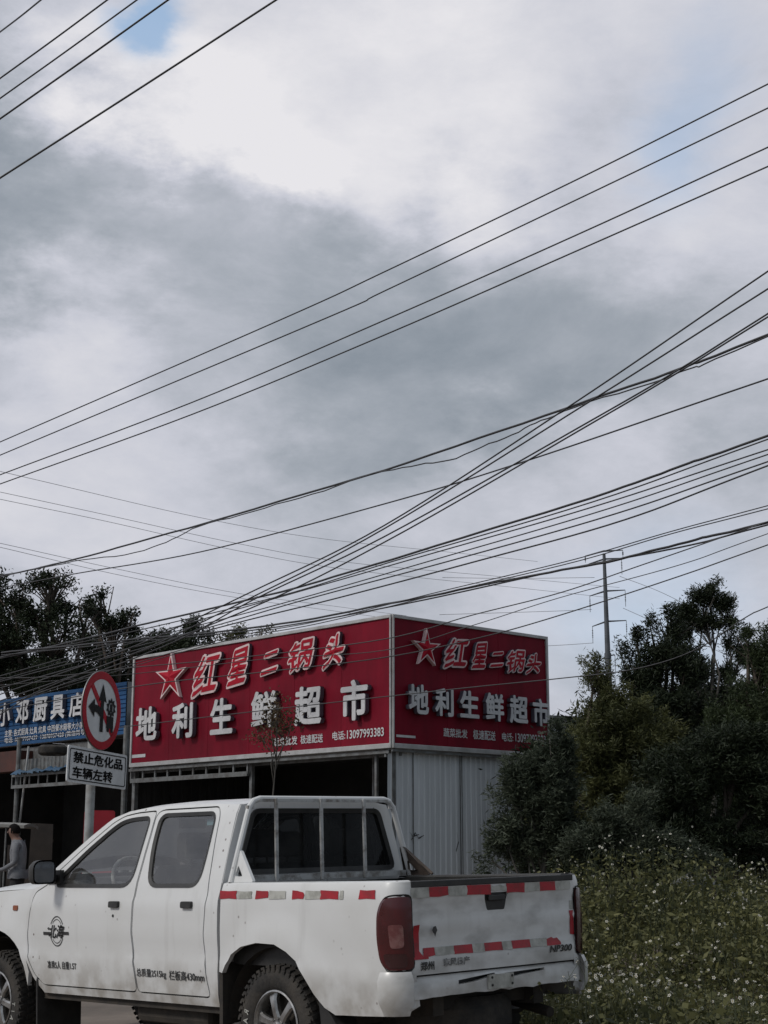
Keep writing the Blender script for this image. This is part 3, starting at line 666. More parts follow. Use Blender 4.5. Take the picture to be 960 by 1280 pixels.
for s in (1, -1):
    f = lambda a, c, s=s: side(a, c, s)
    panel('cab_side', cab_out, [grow(d1, .009), grow(d2, .009)], f, M['paint'], TK, .06, .03, IN(s))
    panel('front_fender', fend, [], f, M['paint'], TK, .06, .03, IN(s))
    for nm, dd, ww, hx in (('front_door', d1, w1, 1.585), ('rear_door', d2, w2, .81)):
        D = panel(nm, dd, [grow(ww, .020)], f, M['paint'], TK, .05, .035, IN(s))
        # rubber window seal and glass
        mb = MB(); A = dens(ww, .04); B = grow(A, .024); n = len(A)
        V = [side(*p, s, -.004) for p in A]+[side(*p, s, .004) for p in B]+[side(*p, s, -.02) for p in A]
        mb.add(V, [(i, (i+1) % n, n+(i+1) % n, n+i) for i in range(n)]+[(i, (i+1) % n, 2*n+(i+1) % n, 2*n+i) for i in range(n)])
        mb.build('window_seal', M['black'], D)
        panel('window_glass', grow(ww, .004), [], lambda a, c, s=s: side(a, c, s, -.012), M['glass'], D, .15, rim=False)
        mb = MB(); hc = .975
        pr = rnd([(hx+.052, hc-.020), (hx-.052, hc-.020), (hx-.052, hc+.020), (hx+.052, hc+.020)], .012, 3)
        mb.prism(pr, lambda x, y, n, s=s: side(x, y, s, n), -.005, .018); mb.build('door_handle', M['black'], D, bevel=.004)
    mb = MB(); mb.lathe([(0, .004), (.009, .004), (.009, 0)], Matrix.Translation(side(1.60, .905, s)) @ Matrix.Rotation(s*PI/2, 4, 'Z'), 12); mb.build('door_lock', M['black'], TK)
    # black inner backing behind the door seams
    mb = MB(); k = 0
    for lp in (d1, d2):
        A = dens(lp, .05); B = grow(A, .03); C = grow(A, -.02); n = len(A)
        mb.add([side(*p, s, -.028) for p in B]+[side(*p, s, -.028) for p in C], [(i, (i+1) % n, n+(i+1) % n, n+i) for i in range(n)])
    mb.build('seam_backing', M['black'], TK)
    # indicator on the fender, marker
    mb = MB(); mb.prism(rnd([(2.83, .93), (2.77, .93), (2.77, .965), (2.83, .965)], .01, 2), lambda x, y, n, s=s: side(x, y, s, n), -.005, .008); mb.build('indicator', M['amber'], TK, bevel=.002)
    # bed outer panel, rail, lamp
    g = lambda a, c, s=s: bedside(a, c, s)
    panel('bed_side', bed_o2, [], g, M['paint'], TK, .05, .03, IN(s))
    mb = MB(); st_ = np.linspace(.47, SEND, 30); V = []
    for q in st_:
        for o_, z in ((0, 1.088), (-.006, 1.097), (-.025, 1.102), (-.075, 1.101), (-.082, 1.09)): V.append(Vector(bedside(q, 1.09, s, o_)[:2]+(z,)))
    mb.add(V, [(i*5+j, i*5+j+1, (i+1)*5+j+1, (i+1)*5+j) for i in range(29) for j in range(4)])
    mb.build('bed_rail', M['paint'] if s == 1 else [M['black']], TK, smooth='auto')
    # tail lamp
    LP = panel('tail_lamp', rnd(lampo, .03, 3), [], lambda a, c, s=s: bedside(a, c, s, .012-.10*max(0, abs(c-.836)-.13)**2*10), M['lampred'] if s == 1 else M['lampdark'], TK, .03, .02, (.95, -s*.15, 0))  # far lamp gets a darker lens colour, painting in its shade
    inset = rnd([(-1.01, .765), (-.945, .76), (-.938, .875), (-.95, .88), (-1.01, .88)], .02, 3)
    panel('lens', inset, [], lambda a, c, s=s: bedside(a, c, s, .0155), M['lampclear'], LP, .03, rim=False)
    panel('lens', rnd([(-1.02, .668), (-.935, .665), (-.912, .69), (-.905, .735), (-1.02, .735)], .015, 3), [], lambda a, c, s=s: bedside(a, c, s, .0150), M['lampdark'], LP, .03, rim=False)
    A = dens(rnd(lampo, .03, 3), .03); A = [p for p in A]; B = grow(A, .013); n = len(A); mb = MB()
    mb.add([bedside(*p, s, -.002) for p in A]+[bedside(*p, s, .004) for p in B], [(i, (i+1) % n, n+(i+1) % n, n+i) for i in range(n)]); mb.build('lamp_seal', M['black'], LP)
    # wheel wells
    for ax, rr, lo_ in ((0, .43, .3), (3.04, .45, .3)):
        mb = MB(); nseg = 14; V = []
        for i in range(nseg+1):
            t = PI*i/nseg
            for y in (.735, .36): V.append((ax+rr*math.cos(t)*1.05, s*y, .34+.41*math.sin(t)))
        F = [(2*i, 2*i+1, 2*i+3, 2*i+2) for i in range(nseg)]+[tuple(2*i+1 for i in range(nseg+1))]
        mb.add(V, F); mb.build('wheel_well', M['under'], TK)
    # dirty liner plates in front of the rear wheel and below the bed
    mb = MB(); mb.box((.50, s*.60, .48), (.03, .30, .34)); mb.build('splash_plate', M['under'], TK)
    # mud flaps
    mb = MB(); mb.prism(rnd([(s*.42, .08), (s*.755, .08), (s*.765, .50), (s*.42, .56)], .02, 2), lambda x, y, n: (n, x, y), 2.50, 2.515); mb.build('mud_flap', M['black'], TK)
    mb = MB(); mb.prism([(-.36, .50), (-.47, .40), (-.53, .33), (-.47, .30), (-.43, .16), (-.405, .16)], lambda x, y, n: (x, s*n, y), .60, .752); mb.build('mud_flap', M['black'], TK)
    # mirror
    mb = MB(); R = Matrix.Rotation(s*math.radians(-8), 3, 'Z')
    sh = rnd([(-.085, -.078), (.085, -.078), (.09, .045), (.055, .078), (-.085, .078)], .035, 4); cx = Vector((2.29, s*.870, 1.185))
    def mr(x, y, n, s=s, cx=cx): return tuple(cx+Vector((n, s*x, y)))
    n = len(sh); V = [mr(x, y, -.03) for x, y in sh]+[mr(x, y, .015) for x, y in sh]+[mr(x*.8, y*.8, .06) for x, y in sh]
    mb.add(V, [tuple(range(2*n, 3*n))]+[(i, (i+1) % n, (i+1) % n+n, i+n) for i in range(n)]+[(i+n, (i+1) % n+n, (i+1) % n+2*n, i+2*n) for i in range(n)])
    mb.tube([(2.30, s*.80, 1.15), (2.34, s*.735, 1.13)], .03, 8); mb.box((2.345, s*.735, 1.15), (.16, .03, .09))
    mo = mb.build('side_mirror', M['black'], TK, smooth='auto')
    mb = MB(); mb.add([mr(x*.86, y*.86, -.026) for x, y in sh], [tuple(range(n))]); mb.build('mirror_glass', mat('mirror_silver', (.5, .5, .52), .06, 1), mo)
# rub strip line: shallow crease shadow is in the profile; silver rocker
# hood
def grid(name, nu, nv, fn, m, parent, smooth='auto'):
    mb = MB(); V = [fn(i/(nu-1), j/(nv-1)) for i in range(nu) for j in range(nv)]
    mb.add(V, [(i*nv+j, i*nv+j+1, (i+1)*nv+j+1, (i+1)*nv+j) for i in range(nu-1) for j in range(nv-1)]); return mb.build(name, m, parent, smooth=smooth)
def hoodf(u, v):
    a = 2.53+u*1.25; t = v*2-1; e = hw(1.07)-front_in(a)-.003
    c = 1.072+.058*(1-abs(t)**5)*(1-.35*u**3)-.065*u**2
    return (a, t*e, c)
grid('hood', 18, 25, hoodf, M['paint'], TK)
# roof: crowned, with rounded edges
def rooff(u, v):
    a = .498+u*1.17; t = v*2-1
    ec = float(np.interp(a, [.5, .8, 1.2, 1.5, 1.68], [1.555, 1.572, 1.578, 1.572, 1.556])); e = hw(ec)
    crown = .034*(1-abs(t)**4)*min(1, ((a-.49)/.08)**.5 if a < .57 else 1)*(1 if a < 1.45 else 1-((a-1.45)/.23)**2*.8)
    return (a, t*e, ec+crown)
grid('roof', 26, 25, rooff, M['paint'], TK)
# windscreen and cowl
def wsf(u, v):
    t = v*2-1; a = 2.42-u*.755; c = 1.165+u*.385; e = .66-u*.07
    return (a+.10*(1-t*t)*(1-u*.7), t*e, c+.015*(1-t*t))
grid('windscreen', 8, 13, wsf, M['glass'], TK)
grid('cowl', 4, 11, lambda u, v: (2.55-u*.13+.08*(1-(v*2-1)**2), (v*2-1)*.70, 1.11+u*.055), M['black'], TK)
# cab rear wall and window
def rearw(b, c): return (.500+.02*(1-(b/.75)**2)*-1+ .0*c, b, c)
gl = rnd([(-.645, 1.150), (.645, 1.150), (.515, 1.523), (-.515, 1.523)], .05, 4)
wall = [(-.70, .62), (.70, .62), (.70, 1.03), (.738, 1.10), (.688, 1.30), (.625, 1.50), (.60, 1.553), (.4, 1.582), (0, 1.592), (-.4, 1.582), (-.60, 1.553), (-.625, 1.50), (-.688, 1.30), (-.738, 1.10), (-.70, 1.03)]
RW = panel('cab_rear_wall', wall, [gl], rearw, M['paint'], TK, .08, .02, (1, 0, 0))
panel('rear_window', gl, [], lambda b, c: (.497, b, c), M['rglass'], RW, .2, rim=False)
mb = MB(); A = dens(grow(gl, -.022), .05); B = grow(A, .03); n = len(A)
mb.add([(.480, *p) for p in A]+[(.474, *p) for p in B]+[(.50, *p) for p in B], [(i, (i+1) % n, n+(i+1) % n, n+i) for i in range(n)]+[(i+n, (i+1) % n+n, 2*n+(i+1) % n, 2*n+i) for i in range(n)]); mb.build('window_seal', M['black'], RW)
# interior
mb = MB(); mb.box2((.56, -.70, .42), (2.55, .70, .47)); mb.box2((2.40, -.70, .42), (2.50, .70, 1.06)); mb.build('cab_floor', M['seat'], TK)
mb = MB(); mb.prism(rnd([(2.05, .92), (2.10, 1.08), (2.20, 1.125), (2.45, 1.12), (2.5, .8), (2.15, .75)], .03), lambda x, y, n: (x, n, y), -.68, .68); mb.build('dashboard', M['dash'], TK, bevel=.01)
mb = MB(); mb.prism(rnd([(2.05, 1.03), (2.10, 1.145), (2.28, 1.14), (2.32, 1.05)], .03), lambda x, y, n: (x, n, y), .18, .56); mb.build('instrument_hood', M['dash'], TK)
Mw = Matrix.Translation((1.93, .36, 1.10)) @ Matrix.Rotation(math.radians(28), 4, 'Y')
mb = MB(); mb.tube([Mw @ Vector((0, .185*math.cos(t*PI/12), .185*math.sin(t*PI/12))) for t in range(24)], .014, 8, closed=True)
for t in (0, PI, -PI/2): mb.tube([Mw @ Vector((.02, 0, 0)), Mw @ Vector((0, .18*math.cos(t), .18*math.sin(t)))], .013, 6)
mb.tube([Mw @ Vector((.01, 0, 0)), Mw @ Vector((.3, 0, 0))], .03, 8); mb.lathe([(0, -.03), (.06, -.02), (.06, .02)], Mw, 14); mb.build('steering_wheel', M['rackmetal'], TK, smooth='auto')
def seat(a, y, w, nm='seat'):
    mb = MB(); mb.prism(rnd([(a-.05, .60), (a+.48, .60), (a+.50, .74), (a+.02, .72)], .05), lambda x, z, n: (x, n, z), y-w/2, y+w/2)
    mb.prism(rnd([(a-.02, .66), (a+.12, .68), (a+.02, 1.16), (a-.06, 1.22), (a-.14, 1.18)], .05), lambda x, z, n: (x, n, z), y-w/2, y+w/2)
    o = mb.build(nm, M['seat'], TK, smooth='auto', bevel=.02)
    for yy in ([y] if w < .8 else [y-.36, y+.36]):
        mb = MB(); mb.prism(rnd([(a-.17, 1.24), (a-.06, 1.24), (a-.07, 1.41), (a-.16, 1.41)], .04), lambda x, z, n: (x, n, z), yy-.13, yy+.13)
        mb.tube([(a-.11, yy-.05, 1.18), (a-.11, yy-.05, 1.26)], .008); mb.tube([(a-.11, yy+.05, 1.18), (a-.11, yy+.05, 1.26)], .008); mb.build('headrest', M['seat'], o, bevel=.015)
seat(1.38, .35, .50); seat(1.38, -.35, .50); seat(.72, 0, 1.25, 'rear_seat')
mb = MB(); mb.box((1.80, .0, 1.48), (.03, .20, .06)); mb.build('inner_mirror', M['black'], TK)
mb = MB(); mb.box((.80, .585, 1.46), (.10, .004, .035)); mb.build('window_sticker', mat('sticker_cyan', (.25, .45, .52), .5), TK)
# bed interior
mb = MB()
for s in (1, -1): mb.box2((-.96, s*.66, .64), (.46, s*.69, 1.088)); mb.box2((-.45, s*.66, .70), (.42, s*.48, .86))
mb.box2((.44, -.66, .64), (.465, .66, 1.085)); mb.build('bed_wall', M['black'], TK)
mb = MB()
for i in range(14): mb.box2((-.97, -.66+i*.0957, .655+(i % 2)*.012), (.44, -.66+(i+1)*.0957, .675+(i % 2)*.012))
mb.build('bed_floor', M['under'], TK)
# tailgate
def tgf(b, c):
    e = 0
    if .72 < c < 1.0: e = .008*min(1, (c-.72)/.02, (1.0-c)/.02)
    e += -.010*math.exp(-((c-.872)/.012)**2)
    e += .006*math.sin(b*5+c*9)*math.exp(-((b+.35)**2+(c-.75)**2)*9)
    return (-1.0+e, b, c)
tg = [(-.655, .622), (.655, .622), (.655, 1.072), (-.655, 1.072)]
TG = panel('tailgate', rnd(tg, .012, 2), [rnd([(-.098, 1.018), (-.072, .925), (.072, .925), (.098, 1.018)], .01, 2)], tgf, M['paint'], TK, .03, .045, (1, 0, 0))
mb = MB(); mb.box((-.978, 0, .972), (.02, .22, .125)); mb.box((-.998, 0, .990), (.014, .13, .030)); mb.build('tailgate_handle', M['black'], TG, bevel=.004)
mb = MB(); mb.prism([(-.655, 1.063), (.655, 1.063), (.655, 1.096), (-.655, 1.096)], lambda x, y, n: (n, x, y), -1.004, -.945); mb.build('top_cap', M['black'], TG, bevel=.004)
mb = MB(); mb.box2((-.958, -.655, .63), (-.950, .655, 1.07)); mb.build('inner_skin', M['black'], TG)
def tape(pts, mapf, m, parent, off, nm='tape'):
    panel(nm, pts, [], lambda x, y: mapf(x, y, off), m, parent, .04, rim=False)
def tgo(b, c, off): p = tgf(b, c); return (p[0]-off, b, c)
def sdo(a, c, off): return bedside(a, c, 1, off)
# tailgate tape: y (left side of truck is +). photo left edge is +.655
def jag(x0, x1, c0, c1, j=.006):
    return [(x0, c0), (x0+(x1-x0)*.5, c0+random.uniform(-j, j)*.4), (x1, c0+random.uniform(-j, j)), (x1+random.uniform(-j, j), (c0+c1)/2), (x1, c1), (x0+random.uniform(-j, j)*.5, c1)]
def tkpl(u, v, axis, off):
    d = ray(u, v); nrm = f_ if axis == 0 else r_
    t = (OT-C0).dot(nrm)+off; p = C0+d*(t/d.dot(nrm)); q = p-OT
    return (q.dot(f_), -q.dot(r_), q.dot(u_))
X = lambda px: tkpl(px, 1110, 0, -1.0)[1]
print('tailgate', X(512), X(716))
xs = [511.5, 536, 560, 583, 613]
for i, (x0, x1) in enumerate(((513, 536), (536, 560), (560, 583), (583, 613), (633, 655.5), (655.5, 675), (675, 694), (694, 712))):
    red = i in (1, 3, 4, 6)
    tape(jag(X(x0), X(x1), 1.012, 1.062, .006), tgo, M['tapered'] if red else M['tapewhite'], TG, .003)
tape([(X(613), 1.03), (X(619), 1.022), (X(626), 1.03), (X(633), 1.02), (X(633), 1.045), (X(624), 1.058), (X(617), 1.050), (X(613), 1.058)], tgo, M['tapewhite'], TG, .003)
for i, (x0, x1) in enumerate(((527, 541), (541, 565), (565, 588), (588, 603), (603, 625), (625, 637), (637, 659), (659, 680), (680, 696))):
    red = i in (0, 2, 4, 6, 8)
    pts = jag(X(x0), X(x1), .712, .755, .005)
    if i == 8: pts = [(X(679), .712), (X(697), .712), (X(697), .725), (X(693), .752), (X(689), .748), (X(686), .757), (X(680), .748)]
    tape(pts, tgo, M['tapered'] if red else M['tapewhite'], TG, .003)
tape([(.650, .70), (.545, .70), (.545, .722), (.57, .75), (.585, .715), (.605, .742), (.605, .875), (.650, .87)], tgo, M['tapered'], TG, .005)
tape(jag(-.650, -.612, .76, .895), tgo, M['tapered'], TG, .003)
tape(jag(-.648, -.62, .90, .95), tgo, M['tapewhite'], TG, .003)
def tmap(x0, c0, off=.004): return lambda x, y, z: (tgf(x0-x, c0+y)[0]-off-z, x0-x, c0+y)
text_obj('lettering', 'NP300', .20, .038, tmap(-.515, .692), M['blackpaint'], TG, offset=.03, shear=.2)
text_obj('lettering', '郑州', .10, .045, tmap(.555, .665), M['blackpaint'], TG, offset=.03)
text_obj('lettering', '东风日产', .20, .042, tmap(.335, .675), M['fadeddecal'], TG, offset=.035)
mb = MB()   # torn black sticker on the tailgate
mb.add([(-1.0105, .50+x*.02, .835+y*.028) for x, y in [(-1, .2), (-.5, 1), (.4, .9), (1, .3), (.6, -.2), (.2, -.4), (-.1, -1), (-.5, -.3)]], [tuple(range(8))]); mb.build('torn_sticker', M['blackpaint'], TG)
# side tape on the bed
sx = lambda px: tkpl(px, 1118, 1, -.772)[0]
for (x0, x1, c0, c1, rd) in ((275, 296, 1.015, 1.047, 1), (297, 315, 1.017, 1.044, 0), (319, 335, 1.015, 1.047, 1), (336, 357, 1.015, 1.046, 0), (365, 379, 1.014, 1.047, 1), (381, 400, 1.015, 1.046, 0), (400, 423, 1.014, 1.047, 1), (424, 429, 1.014, 1.046, 0), (448, 469, 1.015, 1.047, 1)):
    c0 -= .006; c1 += .010; a0, a1 = sx(x0), sx(x1); pts = [(a0, c0), ((a0+a1)/2, c0+.004*rd), (a1, c0+random.uniform(0, .01)), (a1-random.uniform(-.01, .01), (c0+c1)/2), (a1, c1-random.uniform(0, .012)), ((a0+a1)/2, c1-.003), (a0+random.uniform(-.012, .006), c1)]
    tape(pts, sdo, M['tapered'] if rd else M['tapewhite'], TK, .003, 'side_tape')
# door writing and crest (left side), plain copies on the far side are not in view
def smap(a0, c0, off=.003): return lambda x, y, z: side(a0-x, c0+y, 1, off+z)
text_obj('lettering', '准乘5人 自重1.5T', .35, .050, smap(2.20, .585), M['blackpaint'], TK, offset=.008)
text_obj('lettering', '总质量2515kg', .31, .056, smap(1.185, .566), M['blackpaint'], TK, offset=.004, spacing=1.0)
text_obj('lettering', '栏板高430mm', .35, .056, smap(.822, .564), M['blackpaint'], TK, offset=.004, spacing=1.0)
mb = MB(); ca, cc = 2.265, .800
def crest(x, y, z=0): return side(ca-x, cc+y, 1, .003+z)
def ringf(r0, r1, a0, a1, sy=1.15, k=28):
    V = []; n = k
    for i in range(n+1):
        t = math.radians(a0+(a1-a0)*i/n); V += [crest(r0*math.cos(t), r0*sy*math.sin(t)), crest(r1*math.cos(t), r1*sy*math.sin(t))]
    mb.add(V, [(2*i, 2*i+1, 2*i+3, 2*i+2) for i in range(n)])
ringf(.079, .085, 28, 152); ringf(.064, .068, 40, 140); ringf(.079, .085, 208, 332); ringf(.064, .068, 222, 318)
for x0, x1, y0, y1 in ((-.165, -.065, -.026, -.006), (.08, .15, -.022, -.002)):
    mb.add([crest(x0, y0), crest(x1, y0), crest(x1, y1), crest(x0, y1)], [(0, 1, 2, 3)])
mb.add([crest(-.115, .018), crest(-.095, .026), crest(-.085, .012), crest(-.10, .006)], [(0, 1, 2, 3)])
mb.add([crest(.05, .045), crest(.085, .030), crest(.10, .012), crest(.06, .02)], [(0, 1, 2, 3)])
co = mb.build('door_crest', M['blackpaint'], TK, recalc=False)
text_obj('lettering', '北海', .185, .088, lambda x, y, z: crest(x+y*.25, y-.002, .001), M['blackpaint'], co, offset=.022)
# rack behind the cab
mb = MB(); ra = .425
pts = [(ra, .735, 1.105), (ra, .700, 1.25), (ra, .645, 1.47)]
arc = [(ra, .645-.075*math.sin(t)*0-.0, 1.47) for t in ()]
left = [(ra, .735, 1.10), (ra, .680, 1.27), (ra, .608, 1.49), (ra, .590, 1.54), (ra, .560, 1.572), (ra, .51, 1.586)]
full = left+[(ra, -y, z) for _, y, z in left[::-1]]
mb.tube(full, .018, 10); RK = mb.build('rack_hoop', M['paint'], TK, smooth='auto')
mb = MB(); mb.box((ra-.003, 0, 1.120), (.03, 1.36, .034)); mb.build('rack_rail', M['rackmetal'], RK)
mb = MB(); mb.box((ra-.012, 0, 1.575), (.02, 1.06, .018)); mb.build('rack_rail', M['rackmetal'], RK)
for y in (.405, .045, -.315):
    mb = MB(); mb.box((ra-.024, y, 1.342), (.016, .022, .49)); mb.build('rack_bar', M['rackmetal'], RK, bevel=.003)
for s in (1, -1):
    outer = rnd([(.455, 1.103), (.225, 1.103), (.405, 1.285), (.44, 1.285)], .015, 2); hole = rnd([(.408, 1.135), (.335, 1.135), (.395, 1.200)], .012, 2)
    gm = panel('rack_gusset', outer, [hole], lambda a, c, s=s: (a, s*(.728-.05*(c-1.1)/.18), c), M['paint'] if s == 1 else M['rust'], RK, .03, .02, (0, -s, 0))
    if s == -1:
        mb = MB(); mb.tube([(.41, -.695, 1.26), (.20, -.712, 1.11)], .010, 6); mb.build('rack_strut', M['rust'], RK)
mb = MB()
for z in (1.535,): mb.box((ra, .588, z), (.025, .05, .02)); mb.box((ra, -.588, z), (.025, .05, .02))
mb.build('rack_bracket', M['rackmetal'], RK)
# rear bumper / valance with slots and jagged lower edge
mb = MB(); bot = [(.66-.0+i*-.066, .505+random.uniform(-.006, .006)) for i in range(21)]
poly = [(-.66, .612), (.66, .612)]+bot
slots = [[(.33, .578), (.05, .598), (.04, .585), (.20, .563), (.33, .556)], [(-.03, .590), (-.36, .597), (-.36, .584), (-.20, .575), (-.03, .560)]]
BP = panel('rear_bumper', poly, slots, lambda b, c: (-.985-.022*(c < .60), b, c), M['paint'], TK, .04, .03, (1, 0, 0))
mb = MB(); mb.box2((-.96, -.62, .50), (-.94, .62, .615)); mb.build('bumper_backing', M['black'], BP)
mb = MB(); mb.box((-1.016, .01, .552), (.012, .20, .075)); mb.build('plate_bracket', M['tapewhite'], BP)
for y in (.085, -.075):
    for c in (.575, .535): mb = MB(); mb.lathe([(0, .004), (.007, .004), (.007, 0)], Matrix.Translation((-1.022, y, c)) @ Matrix.Rotation(PI, 4, 'Z'), 8); mb.build('bolt', M['black'], BP)
for s in (1, -1):
    mb = MB(); V = []; pr = [(.004, .645), (.026, .60), (.022, .50), (-.02, .425)]
    for t in np.linspace(0, PI/2*.9, 8):
        for o_, c in pr: V.append((-.885-(.125+o_)*math.sin(t), s*(.662+(.118+o_)*math.cos(t)), c))
    mb.add(V, [(i*4+j, i*4+j+1, (i+1)*4+j+1, (i+1)*4+j) for i in range(7) for j in range(3)]); mb.build('bumper_corner', M['paint'], BP, smooth='auto')
# chassis
mb = MB()
for s in (1, -1): mb.box2((-.92, s*.36, .40), (3.6, s*.44, .50))
for a in (-.85, -.3, .6, 1.5, 2.4, 3.3): mb.box2((a, -.36, .42), (a+.08, .36, .49))
mb.box2((.5, -.71, .36), (2.5, .71, .42)); mb.build('chassis_frame', M['under'], TK)
mb = MB(); mb.tube([(0, -.62, .34), (0, .62, .34)], .045, 10); mb.lathe([(0, -.16), (.1, -.12), (.14, 0), (.1, .12), (0, .16)], Matrix.Translation((0, 0, .34)) @ Matrix.Rotation(PI/2, 4, 'Z'), 14)
mb.tube([(3.04, -.62, .34), (3.04, .62, .34)], .035, 8); mb.build('axle', M['under'], TK, smooth='auto')
mb = MB(); mb.lathe([(.18, -.10), (.33, -.11), (.37, -.05), (.37, .05), (.33, .11), (.18, .10)], Matrix.Translation((-.58, 0, .36)) @ Matrix.Rotation(PI/2, 4, 'Y'), 26); mb.build('spare_wheel', M['rubber'], TK)
mb = MB(); mb.tube([(1.6, -.2, .36), (.3, -.3, .38), (-.2, -.52, .48), (-.5, -.56, .40), (-.9, -.52, .34)], .03, 8); mb.lathe([(0, -.3), (.1, -.26), (.1, .26), (0, .3)], Matrix.Translation((1.0, -.22, .33)), 12); mb.build('exhaust', M['under'], TK)
mb = MB(); mb.box2((.75, .42, .26), (1.5, .66, .40)); mb.build('fuel_tank', M['under'], TK, bevel=.04)
# front end
mb = MB(); mb.prism(rnd([(-.66, .42), (.66, .42), (.68, .62), (-.68, .62)], .05), lambda x, y, n: (n-.12*abs(x)**2, x, y), 3.78, 3.90); mb.build('front_bumper', M['paint'], TK, bevel=.02)
mb = MB(); mb.box((3.765, 0, .83), (.03, .70, .24)); mb.box((3.74, 0, .8), (.03, 1.3, .42)); mb.build('front_grille', M['black'], TK)
for s in (1, -1): mb = MB(); mb.box((3.76, s*.50, .84), (.05, .26, .18)); mb.build('headlight', M['tapewhite'], TK, bevel=.02)
# wheels
def wheel(a, s):
    Mx = Matrix.Translation((a, s*.655, .326)) @ Matrix.Rotation(s*PI/2, 4, 'Z') @ Matrix.Scale(.955, 4)
    W = bpy.data.objects.new('wheel', None); COL.objects.link(W); W.parent = TK; W.matrix_local = Mx; I = Matrix.Identity(4)
    mb = MB(); mb.lathe([(.198, -.10), (.225, -.112), (.29, -.118), (.322, -.106), (.335, -.08), (.338, 0), (.335, .08), (.322, .106), (.29, .118), (.225, .112), (.205, .098), (.198, .085)], I, 72)
    for i in range(44):
        t = 2*PI*i/44
        for x0, x1, dt in ((-.112, -.065, 0), (-.05, -.005, .06), (.005, .05, 0), (.065, .112, .06)):
            tt = t+dt; R = Matrix.Rotation(tt, 3, 'X'); r = .340 if abs(x0) < .06 or abs(x1) < .06 else .336
            mb.box(R @ Vector(((x0+x1)/2, 0, r)), (x1-x0, .026, .014), R @ Matrix.Rotation(.25 if x0 > 0 else -.25, 3, 'Z'))
        R = Matrix.Rotation(t, 3, 'X'); mb.box(R @ Vector((.113, 0, .316)), (.008, .018, .024), R)
    T_ = mb.build('tyre', M['rubber'], W, smooth='auto')
    # raised letters round the sidewall
    for word, t0 in (('A/T', 205), ('RADIAL', 15)):
        for k_, ch in enumerate(word):
            w = math.radians(t0-k_*11); v, f, tw, th = text_geo(ch, 1.0, .02, 0)
            V = []
            for q in v:
                rr = .262+q[1]*.055; an = w-q[0]*.045/rr
                V.append((.121, -rr*math.cos(an)*1.0, rr*math.sin(an)))
            mb = MB(); mb.add(V, f); mb.build('tyre_lettering', M['tapewhite'], W, recalc=False)
    mb = MB(); mb.lathe([(.203, .095), (.203, .106), (.194, .110), (.188, .100), (.178, .06), (.176, -.06), (.19, -.1)], I, 48)
    for i in range(6):
        t = 2*PI*i/6+.3; R = Matrix.Rotation(t, 3, 'X')
        V = []
        for z, wd, x, d in ((.035, .028, .088, .03), (.09, .023, .092, .03), (.15, .027, .090, .03), (.182, .040, .082, .03)):
            for y, xx in ((-wd, x-.008), (-wd*.6, x+.004), (wd*.6, x+.004), (wd, x-.008), (wd, x-d), (-wd, x-d)): V.append(R @ Vector((xx, y, z)))
        mb.add(V, [(j*6+k, j*6+(k+1) % 6, (j+1)*6+(k+1) % 6, (j+1)*6+k) for j in range(3) for k in range(6)])
    mb.lathe([(0, .112), (.022, .110), (.032, .100), (.034, .09), (.055, .085), (.055, .04)], I, 24)
    for i in range(6):
        t = 2*PI*(i+.5)/6+.3; R = Matrix.Rotation(t, 3, 'X'); mb.lathe([(0, .10), (.008, .10), (.008, .08)], Matrix.Translation(R @ Vector((0, 0, .044))), 8)
    mb.build('rim', M['alloy'], W, smooth='auto')
    mb = MB(); mb.lathe([(0, .02), (.17, .02), (.17, -.02)], I, 24); mb.build('brake_disc', M['under'], W)
for a in (0, 3.04):
    for s in (1, -1): wheel(a, s)
# ------------------------------------------------------------------ road sign
pc = P(127, 888, 15.7); vdir = Vector((-.184, .983, 0)); sxd = Vector((.320, .947, 0)).normalized(); sn = Vector((sxd.y, -sxd.x, 0))
roll = Matrix.Rotation(math.radians(-1.5), 3, sn)
sX = roll @ sxd; sU = roll @ UP
base = pc-sn*.09; base.z = gz(pc.x, pc.y)
rs = empty('road_sign', tuple(base), 'round red ringed no turn road sign on a grey post with a white plate below', 'road sign')
def RSm(x, y, n, c=pc): return tuple(c+sX*x+sU*y+sn*n-base)
mb = MB(); mb.tube([(0, 0, 0), (0, 0, pc.z-base.z+.2)], .048, 16); mb.build('post', M['postgrey'], rs, smooth='auto')
circ = lambda r, k=48: [(r*math.cos(2*PI*i/k), r*math.sin(2*PI*i/k)) for i in range(k)]
mb = MB(); mb.prism(circ(.405), RSm, -.012, 0); DS = mb.build('disc', [M['signback']], rs)
def flat(name, poly, n, m, par, holes=None, mp=None):
    mp = mp or RSm
    if holes: return panel(name, poly, holes, lambda x, y: mp(x, y, n), m, par, .2, rim=False)
    mb = MB(); mb.add([mp(x, y, n) for x, y in poly], [tuple(range(len(poly)))]); return mb.build(name, m, par, recalc=False)
flat('white_face', circ(.325), .003, M['signwhite'], DS)
q = [(.400*math.cos(2*PI*i/48), .400*math.sin(2*PI*i/48)) for i in range(48)]; q2 = [(x*.80, y*.80) for x, y in q]
mb = MB(); mb.add([RSm(x, y, .006) for x, y in q]+[RSm(x, y, .006) for x, y in q2], [(i, (i+1) % 48, (i+1) % 48+48, i+48) for i in range(48)]); mb.build('red_ring', M['signred'], DS, recalc=False)
flat('red_slash', [(-.255, .215), (-.205, .262), (.262, -.205), (.215, -.255)], .006, M['signred'], DS)
flat('up_arrow', [(-.035, -.22), (.03, -.22), (.03, .10), (.085, .085), (.0, .27), (-.085, .085), (-.035, .10)], .009, M['signblack'], DS)
